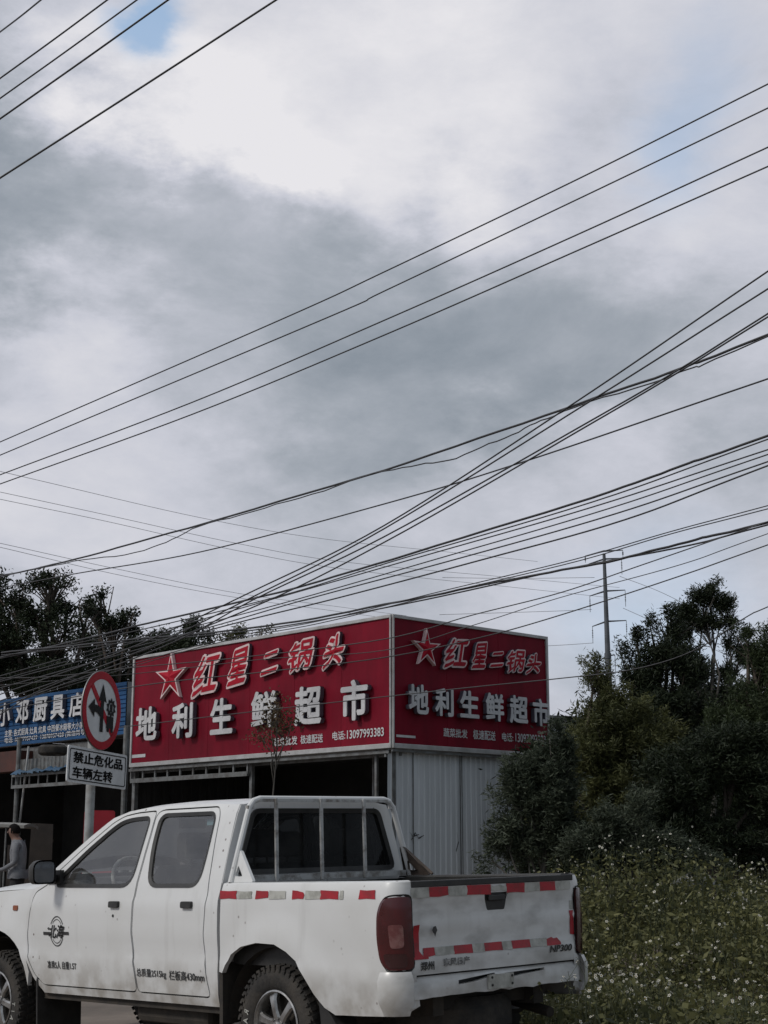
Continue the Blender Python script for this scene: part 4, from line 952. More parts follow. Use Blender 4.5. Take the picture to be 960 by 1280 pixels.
flat('turn_arrow', [(-.035, -.19), (-.035, -.07), (-.10, -.035), (-.16, -.03), (-.16, -.085), (-.285, .01), (-.16, .105), (-.16, .045), (-.08, .04), (.0, .005), (.03, -.05)], .0100, M['signblack'], DS)
mb = MB()
burst = [((.105 if i % 2 else .075)*math.cos(2*PI*i/20)+.185, (.105 if i % 2 else .075)*math.sin(2*PI*i/20)+.045) for i in range(20)]
inn = [(.052*math.cos(2*PI*i/20)+.185, .052*math.sin(2*PI*i/20)+.045) for i in range(20)]
mb.add([RSm(x, y, .009) for x, y in burst]+[RSm(x, y, .009) for x, y in inn], [(i, (i+1) % 20, (i+1) % 20+20, i+20) for i in range(20)])
def rq(x0, y0, x1, y1): mb.add([RSm(x0, y0, .009), RSm(x1, y0, .009), RSm(x1, y1, .009), RSm(x0, y1, .009)], [(0, 1, 2, 3)])
rq(.10, -.17, .245, -.045); rq(.160, .0, .212, .085)
mb.add([RSm(x+.135, y-.185, .0095) for x, y in circ(.026, 12)], [tuple(range(12))]); mb.add([RSm(x+.215, y-.185, .0095) for x, y in circ(.026, 12)], [tuple(range(12))])
mb.build('lorry_pictogram', M['signblack'], DS, recalc=False)
pr_ = P(123, 960, 15.7)
RP = lambda x, y, n: RSm(x, y, n, pr_)
mb = MB(); mb.prism(rnd([(-.615, -.18), (.60, -.18), (.60, .18), (-.615, .18)], .03, 3), RP, -.012, 0); PLT = mb.build('plate', M['signwhite'], rs)
o_ = rnd([(-.585, -.155), (.575, -.155), (.575, .155), (-.585, .155)], .025, 3); n = len(o_); i_ = [(x*.978, y*.935) for x, y in o_]
mb = MB(); mb.add([RP(x, y, .003) for x, y in o_]+[RP(x, y, .003) for x, y in i_], [(i, (i+1) % n, (i+1) % n+n, i+n) for i in range(n)]); mb.build('black_border', M['signblack'], PLT, recalc=False)
text_obj('lettering', '禁止危化品', 1.02, .115, lambda x, y, z: RP(x-.005, y+.072, .004), M['signblack'], PLT, offset=.03)
text_obj('lettering', '车辆左转', .82, .115, lambda x, y, z: RP(x-.11, y-.075, .004), M['signblack'], PLT, offset=.03)
mb = MB()
for dz in (.0,): pass
for c in (pc, pr_):
    for dy in (-.09, .09): mb.prism([(-.07, dy-.015), (.07, dy-.015), (.07, dy+.015), (-.07, dy+.015)], lambda x, y, n, c=c: RSm(x, y, n, c), -.05, -.013)
mb.build('clamp', M['galv'], rs)
# ------------------------------------------------------------------ cargo tricycle and the man beside it
ty = 27.5; tp = P(12, 1080, ty); tz = gz(tp.x, ty)
zr = P(12, 1030, ty).z-tz
tri = empty('cargo_tricycle', (tp.x, ty, tz), 'small dark cargo tricycle with a pale canopy roof parked outside the blue shop', 'tricycle')
mb = MB(); V = []
for i in range(9):
    for j in range(5): x = -1.15+1.5*i/8; y = -.55+1.1*j/4; V.append((x, y, zr+.03-.07*((i-5)/5)**2-.04*(j/2-1)**2))
for i in range(9):
    for j in range(5): x, y, z = V[i*5+j]; V.append((x, y, z-.05))
F = [(i*5+j, i*5+j+1, (i+1)*5+j+1, (i+1)*5+j) for i in range(8) for j in range(4)]; F += [tuple(q+45 for q in f)[::-1] for f in F]
rim = [i*5 for i in range(9)]+[40+j for j in range(1, 5)]+[i*5+4 for i in range(7, -1, -1)]+[j for j in range(3, 0, -1)]
F += [(rim[i], rim[(i+1) % len(rim)], rim[(i+1) % len(rim)]+45, rim[i]+45) for i in range(len(rim))]
mb.add(V, F); mb.build('canopy', M['offwhite'], tri, smooth='auto')
for x in (-1.05, .03):
    for y in (-.5, .5): mb = MB(); mb.tube([(x-.05*(x < 0), y, .5), (x, y, zr-.02)], .018, 8); mb.build('pillar', M['galv'], tri)
mb = MB(); mb.prism(rnd([(-1.2, .35), (-.95, .35), (-1.0, 1.0), (-1.22, 1.1)], .08), lambda x, y, n: (x, n, y), -.35, .35); mb.build('front_shield', M['darkbrown'], tri)
mb = MB(); mb.box((-.35, 0, .62), (.5, .5, .12)); mb.box((-.08, 0, .85), (.08, .5, .4)); mb.build('seat', M['black'], tri, bevel=.03)
mb = MB(); mb.tube([(-.85, -.32, 1.12), (-.9, -.1, 1.15), (-.9, .1, 1.15), (-.85, .32, 1.12)], .016, 8); mb.tube([(-.9, 0, 1.15), (-1.15, 0, .5)], .025, 8); mb.build('handlebar', M['galv'], tri)
mb = MB(); mb.box((.95, 0, .48), (1.7, 1.1, .06))
for y in (-.54, .54): mb.box((.95, y, .70), (1.7, .03, .40))
mb.box((.10, 0, .98), (.04, 1.1, .95)); mb.box((1.79, 0, .70), (.03, 1.1, .4)); mb.build('cargo_box', M['darkbrown'], tri)
mb = MB(); mb.box((-.5, 0, .36), (1.4, .1, .08)); mb.box((.9, .3, .4), (1.8, .06, .08)); mb.box((.9, -.3, .4), (1.8, .06, .08)); mb.build('chassis', M['rust'], tri)
for x, y in ((-1.2, 0), (1.15, -.5), (1.15, .5)):
    mb = MB(); mb.lathe([(.16, -.04), (.24, -.05), (.27, 0), (.24, .05), (.16, .04), (.05, .03), (.0, .03)], Matrix.Translation((x, y, .27)) @ Matrix.Rotation(PI/2, 4, 'Z'), 24); mb.build('wheel', M['rubber'], tri)
# cargo stack board seen behind the man
pp = P(49, 1080, 28.5); q = empty('brown_board', (pp.x, 28.5, gz(pp.x, 28.5)), 'tall brown board leaning upright behind the man in the grey shirt', 'board')
h_ = P(49, 1030, 28.5).z-gz(pp.x, 28.5)
mb = MB(); mb.prism(rnd([(-.22, 0), (.24, 0), (.20, h_), (-.20, h_+.02)], .02), lambda x, y, n: (x, n+y*.05, y), 0, .03); mb.build('board_panel', M['darkbrown'], q)
mb = MB()
for z in (.4, h_-.3): mb.box((0, .045+z*.05, z), (.42, .03, .06))
mb.build('batten', M['rust'], q)
def person():
    y0 = 25.0; px = P(24, 1060, y0); z0 = gz(px.x, y0); H = P(24, 1029, y0).z-z0; k = H/1.80
    root = empty('person', (px.x, y0, z0), 'man in a grey long sleeved shirt and dark trousers standing beside the cargo tricycle', 'person')
    J = [((0, 0, .96), .135), ((0, .0, 1.12), .13), ((-.01, 0, 1.32), .155), ((-.035, 0, 1.475), .115), ((-.065, 0, 1.545), .068), ((-.095, 0, 1.60), .078), ((-.11, 0, 1.68), .098), ((-.10, 0, 1.745), .062)]
    E = [(0, 1), (1, 2), (2, 3), (3, 4), (4, 5), (5, 6), (6, 7)]
    for s in (-1, 1):
        b = len(J); J += [((0, s*.09, .90), .10), ((-.03+.04*s, s*.10, .50), .062), ((.03+.06*s, s*.10, .10), .042), ((-.06+.06*s, s*.11, .045), .042), ((-.16+.06*s, s*.11, .035), .032)]
        E += [(0, b), (b, b+1), (b+1, b+2), (b+2, b+3), (b+3, b+4)]
        b = len(J); J += [((-.02, s*.18, 1.44), .068), ((.0, s*.23, 1.17), .048), ((-.20, s*.19, 1.06), .036), ((-.27, s*.18, 1.05), .033)]
        E += [(3, b), (b, b+1), (b+1, b+2), (b+2, b+3)]
        w = b+3
        for dy, l in ((-.027, .07), (-.009, .08), (.009, .075), (.027, .06)):
            c = len(J); J += [((-.33, s*.18+dy, 1.05), .010), ((-.33-l*.6, s*.18+dy, 1.035), .009), ((-.33-l*.7, s*.18+dy, 1.0), .008)]; E += [(w, c), (c, c+1), (c+1, c+2)]
        c = len(J); J += [((-.29, s*.15, 1.06), .011), ((-.32, s*.135, 1.05), .009)]; E += [(w, c), (c, c+1)]
    me = bpy.data.meshes.new('tmp'); me.from_pydata([tuple(c*k for c in j[0]) for j in J], E, []); ob = bpy.data.objects.new('tmp', me); COL.objects.link(ob)
    ob.modifiers.new('s', 'SKIN'); sv = me.skin_vertices[0].data
    for i, j in enumerate(J): sv[i].radius = (j[1]*k, j[1]*k*(1.25 if i in (1, 2) else 1)); sv[i].use_root = (i == 0)
    ss_ = ob.modifiers.new('u', 'SUBSURF'); ss_.levels = 2
    dg = bpy.context.evaluated_depsgraph_get(); m2 = bpy.data.meshes.new_from_object(ob.evaluated_get(dg)); bpy.data.objects.remove(ob)
    for mm in ('shirt', 'trousers', 'skin', 'shoe'): m2.materials.append(M[mm])
    for p in m2.polygons:
        c = p.center/k; p.use_smooth = True
        p.material_index = 3 if c.z < .085 else 1 if c.z < .97 and c.x > -.2 else 2 if (c.z > 1.53 or c.x < -.25) else 0
    o = bpy.data.objects.new('body', m2); COL.objects.link(o); o.parent = root
    mb = MB(); V = []; nu, nv = 10, 16     # hair cap
    for i in range(nu):
        for j in range(nv):
            th = i/(nu-1)*2.05; ph = 2*PI*j/nv; r = .108+.004*math.sin(j*5)
            V.append(((-.098+r*math.sin(th)*math.cos(ph)*(1.0 if math.cos(ph) > 0 else .92))*k, r*.90*math.sin(th)*math.sin(ph)*k, (1.685+r*math.cos(th)*(1 if math.cos(ph) > -.3 else 1))*k))
    F = [(i*nv+j, i*nv+(j+1) % nv, (i+1)*nv+(j+1) % nv, (i+1)*nv+j) for i in range(nu-1) for j in range(nv) if not (i > 4 and math.cos(2*PI*(j+.5)/nv) < -.2)]
    mb.add(V, F); mb.build('hair', M['hair'], root, smooth=True)
    # face pieces merged with the body mesh are too small here; nose and ears as one small child
    mb = MB()
    for s in (-1, 1): mb.lathe([(0, -.010), (.020, 0), (0, .010)], Matrix.Translation((-.10*k, s*.090*k, 1.655*k)), 8)
    mb.add([(-.195*k, 0, 1.685*k), (-.214*k, 0, 1.648*k), (-.195*k, .014*k, 1.643*k), (-.195*k, -.014*k, 1.643*k)], [(0, 1, 2), (0, 3, 1), (1, 3, 2)]); mb.build('face_features', M['skin'], root)
    # collar and shirt hem
    mb = MB(); mb.tube([(-.045*k+.075*k*math.cos(t*PI/8), .075*k*math.sin(t*PI/8), 1.50*k+.01*math.cos(t*PI/8)) for t in range(16)], .016, 6, closed=True); mb.build('collar', M['shirt'], root, smooth=True)
    mb = MB(); V = []
    for z_, r_x in ((1.06, .150), (1.0, .158), (.94, .165), (.915, .163)):
        for j in range(20): w_ = 2*PI*j/20; V.append((r_x*k*1.0*math.cos(w_)*(1+.05*math.sin(j*2.3)), r_x*k*1.28*math.sin(w_), (z_+.008*math.sin(j*1.9))*k))
    mb.add(V, [(i*20+j, i*20+(j+1) % 20, (i+1)*20+(j+1) % 20, (i+1)*20+j) for i in range(3) for j in range(20)]); mb.build('shirt_hem', M['shirt'], root, smooth=True, recalc=False)
person()
# ------------------------------------------------------------------ monopole
yp = 110.0; a = P(755, 692, yp); b = P(762, 880, yp); g0 = gz(b.x, yp)
mp_ = empty('transmission_monopole', (b.x, yp, g0), 'tall grey steel transmission monopole with cross arms rising behind the trees', 'power pole')
top = Vector((a.x-b.x, 0, a.z-g0)); slope = (a.x-b.x)/(a.z-b.z)
def mpx(z): return Vector((slope*(z-(b.z-g0)), 0, z))
mb = MB(); zs = [0, top.z*.5, top.z*.52, top.z]; mb.tube([mpx(z) for z in zs], [.34, .25, .24, .115], 12); mb.tube([mpx(top.z*.66-.2), mpx(top.z*.66+.2)], .25, 12); mb.build('shaft', M['pylon'], mp_, smooth='auto')
for v, l, r_m in ((693, -24, 24), (703, -20, 22), (743, -20, 25), (781, -18, 25), (824, -12, 9), (850, -11, 8)):
    z = P(757, v, yp).z-g0; c = mpx(z); k = yp/1900
    mb = MB(); mb.tube([c+Vector((l*k, 0, -.12)), c+Vector((0, 0, .25)), c+Vector((r_m*k, 0, .12+.2))], [.035, .07, .035], 6); ar = mb.build('cross_arm', M['pylon'], mp_)
    for e, dz in ((l*k, -.12), (r_m*k, .3)):
        if v in (693, 703) and e < 0 and v == 703: continue
        mb = MB(); p0 = c+Vector((e, 0, dz)); L2 = .5 if v == 693 else 1.2
        mb.tube([p0, p0-Vector((0, 0, L2))], .02, 5)
        for i in range(5): mb.lathe([(0, -.03), (.05, -.02), (.05, .02), (0, .03)], Matrix.Translation(p0-Vector((0, 0, .25*L2+i*.1*L2))) @ Matrix.Rotation(PI/2, 4, 'Y'), 8)
        mb.build('insulator', M['pylon'], ar)
# ------------------------------------------------------------------ vegetation
def quads_mesh(name, V4, mats, mi=None):
    n = len(V4); me = bpy.data.meshes.new(name)
    me.vertices.add(n*4); me.vertices.foreach_set('co', V4.reshape(-1).astype(np.float32))
    me.loops.add(n*4); me.loops.foreach_set('vertex_index', np.arange(n*4, dtype=np.int32))
    me.polygons.add(n); me.polygons.foreach_set('loop_start', np.arange(0, n*4, 4, dtype=np.int32)); me.polygons.foreach_set('loop_total', np.full(n, 4, np.int32))
    for m in mats: me.materials.append(m)
    if mi is not None: me.polygons.foreach_set('material_index', mi.astype(np.int32))
    me.update(calc_edges=True); return me
def unit(v): return v/np.maximum(np.linalg.norm(v, axis=1, keepdims=True), 1e-9)
def leaf_quads(c, length, width, droop=0, updir=None, fold=.0):
    n = len(c); d = rng.normal(size=(n, 3)); d[:, 2] = d[:, 2]*.7-droop; d = unit(d)
    if updir is not None: d = unit(d*.7+updir*.8)
    s = unit(np.cross(d, rng.normal(size=(n, 3))))
    L = (length*rng.uniform(.6, 1.35, n))[:, None]; W = (width*rng.uniform(.7, 1.3, n))[:, None]
    mid = c+d*L*.45
    return np.stack([c, mid+s*W/2, c+d*L, mid-s*W/2], 1)
def tree(name, label, cat, base_u, y, lobes, leaf, lm, bm, nclump, nleaf, cr, trunk_r, droop=.2, group=None, yspread=.9, plume=0, shrink=.88, fork=.55, seed=1, ground_y=None, lean=0, stem_top=None):
    """lobes: (u, v, ru, rv[, weight]) read on the photo at this tree's real distance"""
    global rng; rng = np.random.default_rng(seed); rd = random.Random(seed)
    ov = .50*cr*max(1, plume)/(y/1900); lobes = [(l[0], l[1], max(.4*l[2], l[2]-ov), max(.4*l[3], l[3]-ov))+tuple(l[4:]) for l in lobes]
    b = P(base_u, 1100, y); bz = gz(b.x, y)-.03; root = empty(name, (b.x, y, bz), label, cat, group); o3 = np.array([b.x, y, bz]); kf = y/1900
    cl = []; limbs = MB(); wts = np.array([l[2]*l[3]*(l[4] if len(l) > 4 else 1) for l in lobes], float); wts /= wts.sum()
    cen = []
    for l in lobes:
        yy = y+rd.uniform(-.5, .5)*l[2]*kf*yspread; c = P(l[0], l[1], yy); cen.append(np.array(c)-o3)
    tz = max(c[2] for c in cen); low = min(c[2] for c in cen)
    top = cen[int(np.argmax([c[2] for c in cen]))]
    # trunk, bending towards the tallest lobe
    T = [np.array([0, 0, 0.])]
    for t in (.2, .4, .6, .8, 1.0):
        T.append(np.array([top[0]*t**1.3+rd.uniform(-.04, .04)*tz*.4, top[1]*t+rd.uniform(-.03, .03)*tz*.4, top[2]*t]))
    limbs.tube([Vector(p) for p in T], [trunk_r*q for q in (1.25, .95, .8, .6, .42, .2)], 9)
    def on_trunk(z):
        for i in range(5):
            if T[i+1][2] >= z: f = (z-T[i][2])/max(1e-6, T[i+1][2]-T[i][2]); return T[i]+(T[i+1]-T[i])*max(0, f)
        return T[-1]
    for l, c, w in zip(lobes, cen, wts):
        s0 = on_trunk(max(tz*.08, c[2]*fork-.1)); ln = np.linalg.norm(c-s0); mid = (s0+c)/2+np.array([rd.uniform(-.1, .1), rd.uniform(-.1, .1), .08])*ln
        limbs.tube([Vector(s0), Vector(mid), Vector(c)], [trunk_r*.5, trunk_r*.33, trunk_r*.14], 6)
        n = max(4, int(nclump*w)); u = unit(rng.normal(size=(n, 3))); rad = rng.uniform(0, 1, n)**.42
        pts = c+u*rad[:, None]*np.array([l[2]*kf, l[2]*kf*yspread, l[3]*kf])*rng.uniform(.82, 1.12, (n, 1))
        for i in range(0, n):
            if i % 3 == 0 or n < 40:
                m2 = (c+pts[i])/2+rng.normal(size=3)*.05*ln; limbs.tube([Vector(c*.6+mid*.4), Vector(m2), Vector(pts[i])], [trunk_r*.14, trunk_r*.08, trunk_r*.035], 4, cap=False)
        cl.append(pts)
    limbs.build('trunk', bm, root, smooth=True, recalc=False)
    cl = np.concatenate(cl); cl = cl[cl[:, 2] > .02]
    n = len(cl); cnt = rng.integers(int(nleaf*.5), int(nleaf*1.5), n); idx = np.repeat(np.arange(n), cnt)
    sz = rng.uniform(.6, 1.4, n)*cr
    dirs = unit(cl-np.array([0, 0, low*.7])+rng.normal(size=(n, 3))*.4)
    off = rng.normal(size=(len(idx), 3))*sz[idx][:, None]*np.array([.55, .55, .42])+dirs[idx]*rng.uniform(-.6, 1.0, (len(idx), 1))*sz[idx][:, None]
    if plume:
        tt = rng.uniform(0, 1, (len(idx), 1)); cv = rng.normal(size=(n, 3))*.35; pd = unit(dirs+cv+np.array([0, 0, .35]))
        off = pd[idx]*tt*sz[idx][:, None]*plume+rng.normal(size=(len(idx), 3))*sz[idx][:, None]*(.30-.16*tt); off[:, 2] -= (tt[:, 0]**2)*sz[idx]*.35
        dirs = pd
    pos = cl[idx]+off
    Q = leaf_quads(pos, leaf[0], leaf[1], droop, dirs[idx]*.6)
    me = quads_mesh('crown', Q, [lm]); o = bpy.data.objects.new('crown', me); COL.objects.link(o); o.parent = root; return root
TR = 'trees standing beyond the shops'
# beyond the blue shop and the long board
tree('broadleaf_tree', 'tall dark broadleaf tree with dense top standing over the blue shop sign', 'tree', 30, 42, [(62, 730, 34, 22), (20, 748, 26, 22), (50, 770, 44, 24), (-15, 735, 30, 26), (85, 760, 14, 14), (5, 790, 50, 34), (70, 800, 44, 30, .6), (10, 835, 60, 40, 1.6), (60, 850, 60, 30, 1.3), (110, 765, 14, 12, .7), (105, 835, 40, 26, .8), (-30, 800, 50, 60)], (.115, .045), M['leafdark'], M['bark'], 560, 62, .17, .20, group=TR, seed=3, shrink=.95)
tree('broadleaf_tree', 'open branched dark tree showing sky through it above the round road sign', 'tree', 140, 44, [(118, 762, 20, 13), (140, 785, 24, 15), (160, 772, 16, 9), (166, 790, 16, 8), (110, 800, 24, 20, .6), (140, 822, 34, 18, .6), (170, 812, 18, 14), (125, 855, 36, 22, 1.3), (155, 860, 26, 24), (128, 745, 8, 6)], (.11, .042), M['leafdark'], M['bark'], 300, 52, .15, .18, group=TR, seed=5, shrink=.95)
tree('broadleaf_tree', 'low dark tree just above the top edge of the long red board', 'tree', 225, 46, [(240, 787, 18, 13), (205, 802, 22, 13), (225, 812, 40, 16), (262, 797, 12, 9), (185, 820, 26, 20), (190, 850, 30, 28), (170, 840, 20, 20)], (.11, .045), M['leafdark'], M['bark'], 250, 52, .17, .16, group=TR, seed=8)
tree('broadleaf_tree', 'small yellowish green tree top peeping over the long red board', 'tree', 305, 48, [(300, 792, 20, 7), (325, 790, 20, 5, .6), (285, 800, 12, 8), (310, 812, 40, 12)], (.11, .045), M['leafolive'], M['bark'], 90, 34, .18, .12, group=TR, seed=9)
# thicket beside the shed: separate trees and bushes, most of them leafy down to the weeds
TG2 = 'trees and bushes of the thicket beside the shed'
fl = (.062, .0115)
tree('feathery_shrub', 'feathery grey green shrub hiding the end of the corrugated wall', 'shrub', 668, 15.2, [(650, 1000, 28, 44), (632, 1050, 20, 36), (660, 1065, 36, 30), (690, 1005, 40, 50), (678, 962, 26, 24), (702, 955, 28, 28), (645, 975, 8, 10, .5), (655, 970, 18, 18, .7), (700, 1055, 44, 36), (615, 1075, 18, 18, .6), (695, 930, 12, 12, .5)], fl, M['leafgrey'], M['greybark'], 330, 150, .15, .035, droop=.2, group=TG2, seed=11, plume=1.5)
tree('bushy_tree', 'broad bushy olive green tree rising beyond the end of the dark red board', 'tree', 750, 17.5, [(735, 902, 22, 18), (718, 930, 20, 20), (750, 865, 32, 26), (770, 905, 50, 40), (735, 950, 50, 40), (800, 940, 60, 52), (770, 1000, 70, 46), (705, 965, 24, 30), (745, 838, 8, 9, .5), (760, 1060, 80, 40), (705, 1040, 40, 40)], fl, M['leafolive'], M['bark'], 640, 130, .17, .07, group=TG2, seed=12, plume=1.5)
tree('bushy_tree', 'dark crowned bushy tree standing just in front of the steel monopole', 'tree', 800, 19.5, [(795, 805, 20, 16), (785, 830, 22, 22), (815, 792, 16, 14), (842, 800, 20, 26), (822, 830, 40, 32), (860, 850, 38, 36), (800, 862, 36, 36), (840, 900, 60, 50), (835, 775, 7, 7, .5), (850, 960, 70, 50), (800, 1030, 80, 50)], (.065, .014), M['leafdark'], M['bark'], 620, 130, .17, .08, group=TG2, seed=13, plume=1.5)
tree('tall_tree', 'tallest tree of the thicket with bare forked limbs under a dark domed top', 'tree', 893, 21.5, [(880, 755, 30, 14), (858, 775, 24, 20), (904, 764, 22, 15), (912, 786, 16, 14), (882, 785, 30, 16), (850, 802, 22, 14), (885, 742, 16, 8), (908, 812, 14, 10, .5), (868, 818, 18, 12, .7), (905, 850, 26, 16, .6), (868, 848, 28, 18, .8), (928, 825, 24, 18, .8), (845, 828, 24, 18), (926, 798, 14, 12, .7), (895, 885, 60, 26, 1.2)], (.062, .014), M['leafdark'], M['greybark'], 420, 130, .17, .042, group=TG2, seed=24, plume=1.3, fork=.62)
tree('bushy_tree', 'dark bushy tree cut off by the picture edge beside the tallest tree', 'tree', 955, 18.0, [(932, 800, 12, 12), (958, 805, 18, 20), (948, 840, 30, 30), (975, 850, 44, 60), (935, 880, 36, 34), (960, 920, 60, 50), (905, 915, 40, 30), (950, 1000, 70, 60)], fl, M['leafmid'], M['bark'], 560, 130, .17, .07, group=TG2, seed=15, plume=1.5)
tree('bushy_tree', 'wide shadowy bush behind the white flowering weeds', 'bush', 880, 15.8, [(850, 985, 62, 50), (905, 960, 62, 50), (955, 990, 60, 62), (820, 1040, 46, 40), (885, 1050, 60, 36), (945, 1065, 50, 34), (930, 930, 50, 24)], fl, M['leafdark'], M['bark'], 640, 130, .16, .06, group=TG2, seed=16, plume=1.4)
tree('wispy_bush', 'low wispy lighter bush in the middle of the thicket above the truck tailgate', 'bush', 775, 14.6, [(765, 1040, 34, 26), (800, 1018, 28, 22), (735, 1060, 36, 24), (815, 1060, 36, 26), (775, 1075, 60, 20), (850, 1078, 50, 18)], (.055, .010), M['leafgrey'], M['greybark'], 260, 110, .14, .022, droop=.2, group=TG2, seed=17, plume=1.7)
tree('bushy_tree', 'furthest tree mass closing the gap between the shed and the bushes', 'tree', 840, 25.0, [(700, 960, 50, 40), (760, 940, 60, 60), (840, 930, 70, 60), (920, 910, 70, 50), (960, 980, 60, 70), (800, 1020, 80, 50), (700, 1040, 60, 50), (880, 1040, 90, 50), (770, 1080, 120, 40), (930, 1080, 90, 40)], (.15, .05), M['leafdark'], M['bark'], 900, 60, .26, .12, group=TG2, seed=18)
# sapling in front of the long board
tree('sapling', 'thin brown leaved sapling growing in front of the long red board', 'sapling', 346, 19.5, [(340, 898, 24, 16), (352, 915, 24, 18), (326, 920, 20, 12), (344, 935, 26, 8, .6), (345, 880, 16, 10, .7), (365, 900, 10, 10, .5)], (.05, .024), M['leafbrown'], M['greybark'], 46, 16, .12, .018, group=None, seed=21, fork=.86)
# flowering weeds: ground cover
def weeds():
    global rng; rng = np.random.default_rng(33)
    n = 30000
    x = rng.uniform(.3, 13, n); y = 8.6+rng.power(1.0, n)*14.0
    ip = np.array(OT); fx, fy = f_.x, f_.y; rx, ry = r_.x, r_.y
    a = (x-ip[0])*fx+(y-ip[1])*fy; b = (x-ip[0])*rx+(y-ip[1])*ry
    lim = .55+rng.normal(0, .12, n)
    keep = ~((np.abs(b) < .95) & (a > -1.15)) & (b > -.2) & (x > lim+.02*(y-9)) & (x < .45*y) & ~((y > 14) & (x < .62+.02*y))
    patch = (np.sin(x*2.1+1.3*np.sin(y*1.7))+np.sin(y*2.6+x))*.5
    keep &= rng.uniform(0, 1, n) < np.clip(.60+.42*patch+(y < 12)*.15, .16, 1)*np.clip(14/y, .5, 1)
    x, y = x[keep], y[keep]; n = len(x); z = gh(x, y)
    H = rng.uniform(.18, .48, n)*(1+.3*np.sin(x*1.3+y*.8))*(1+.50*np.exp(-((x-2.0)/1.2)**2-((y-13.6)/1.8)**2)+.3*ss(y, 13, 16))*np.clip((x-.4)/.6, .35, 1)
    # leaves
    idx = np.repeat(np.arange(n), (21*np.clip(H/.32, .6, 3)).astype(int)); t = rng.uniform(.05, 1, len(idx)); sp = .055+.09*t
    leanx = rng.normal(0, .10, n); leany = rng.normal(0, .10, n)
    c = np.stack([x[idx]+leanx[idx]*t+rng.normal(size=len(idx))*sp, y[idx]+leany[idx]*t+rng.normal(size=len(idx))*sp, z[idx]+H[idx]*t], 1)
    big = 1+1.0*(rng.uniform(0, 1, len(idx)) < .16); Q1 = leaf_quads(c, .038*big, .018*big, .15)
    # stems
    p0 = np.stack([x, y, z-.02], 1); p1 = np.stack([x+leanx, y+leany, z+H*1.02], 1); wv = np.array([.004, .002, 0])
    Q2 = np.stack([p0-wv, p0+wv, p1+wv*.5, p1-wv*.5], 1)
    # flowers on the taller stems: five petals and a yellow centre, clustered in drifts
    drift = (.6*np.sin(x*1.1+.7*y)+.6*np.sin(y*1.9-x*.6)+rng.normal(0, .9, n)+.9*np.clip((H-.35)*1.6, 0, 1))
    fi = np.where(drift > .48)[0]; nf = len(fi); r3 = rng.integers(1, 4, nf); fi = np.repeat(fi, r3); nf = len(fi)
    fc = p1[fi]+np.stack([rng.normal(0, .07, nf), rng.normal(0, .07, nf), rng.uniform(.01, .11, nf)], 1)
    nrm = unit(np.stack([rng.normal(0, .6, nf)-.1, rng.normal(0, .6, nf)-.45, rng.uniform(.3, 1.1, nf)], 1)); e1 = unit(np.cross(nrm, rng.normal(size=(nf, 3)))); e2 = np.cross(nrm, e1)
    R = rng.uniform(.006, .0125, nf)[:, None]; pq = []
    for i in range(5):
        w = 2*PI*i/5; w0, w1 = w-.5, w+.5
        dv = lambda q, s: fc+(e1*math.cos(q)+e2*math.sin(q))*R*s
        pq.append(np.stack([dv(w, .2), dv(w0, .78), dv(w, 1.12), dv(w1, .78)], 1))
    Q3 = np.concatenate(pq); up = nrm*.002
    Q4 = np.stack([fc+up+e1*R*.32, fc+up+e2*R*.32, fc+up-e1*R*.32, fc+up-e2*R*.32], 1)
    sb = p1[fi]; Q5 = np.stack([sb-wv*.4, sb+wv*.4, fc+wv*.3, fc-wv*.3], 1)
    Q = np.concatenate([Q1, Q2, Q5, Q3, Q4]); mi = np.concatenate([np.zeros(len(Q1)), np.ones(len(Q2)+len(Q5)), np.full(len(Q3), 2), np.full(len(Q4), 3)])
    me = quads_mesh('flowering_weeds', Q, [M['weed'], M['weedstem'], M['petal'], M['pistil']], mi)
    o = bpy.data.objects.new('flowering_weeds', me); COL.objects.link(o); tag(o, 'dense green weeds dotted with small white flowers beside the truck', kind='stuff')
    # creeping ground layer under the weeds
    n = 60000; x = rng.uniform(.4, 13, n); y = 8.5+rng.uniform(0, 1, n)**1.2*14
    b = (x-ip[0])*rx+(y-ip[1])*ry; a = (x-ip[0])*fx+(y-ip[1])*fy
    kp = (x > .6) & (x < .45*y) & ~((np.abs(b) < .8) & (a > -1.0)) & (b > -.2) & ~((y > 14) & (x < .62+.02*y)); x, y = x[kp], y[kp]
    c = np.stack([x, y, gh(x, y)+rng.uniform(0, .09, len(x))], 1)
    me = quads_mesh('low_grass', leaf_quads(c, .10, .016, -.5), [M['weed']]); o = bpy.data.objects.new('low_grass', me); COL.objects.link(o); tag(o, 'short grass filling the ground under the flowering weeds', kind='stuff')
weeds()
# pale crumpled plastic sheeting caught among the weeds at the foot of the bush
for u, v, y, w, d, sd_, lb in ((868, 1093, 15.2, .46, .30, 5, 'larger crumpled pale plastic sheet lying on the weeds at the foot of the bush'), (925, 1116, 14.0, .14, .14, 9, 'smaller scrap of pale plastic among the weeds')):
    p = P(u, v, y); rq_ = random.Random(sd_); nx, ny = 15, 9; V = []
    for i in range(nx):
        for j in range(ny):
            a_, b_ = i/(nx-1)-.5, j/(ny-1)-.5; e_ = max(abs(a_), abs(b_))*2
            V.append((a_*w*(1+rq_.uniform(-.1, .1)), b_*d*(1+rq_.uniform(-.1, .1)), -.10*e_**3+rq_.uniform(-.022, .022)))
    mb = MB(); mb.add(V, [(i*ny+j, i*ny+j+1, (i+1)*ny+j+1, (i+1)*ny+j) for i in range(nx-1) for j in range(ny-1)])
    o = mb.build('plastic_sheet', M['concrete'], None, smooth='auto'); o.location = p; tag(o, lb, 'plastic sheet')
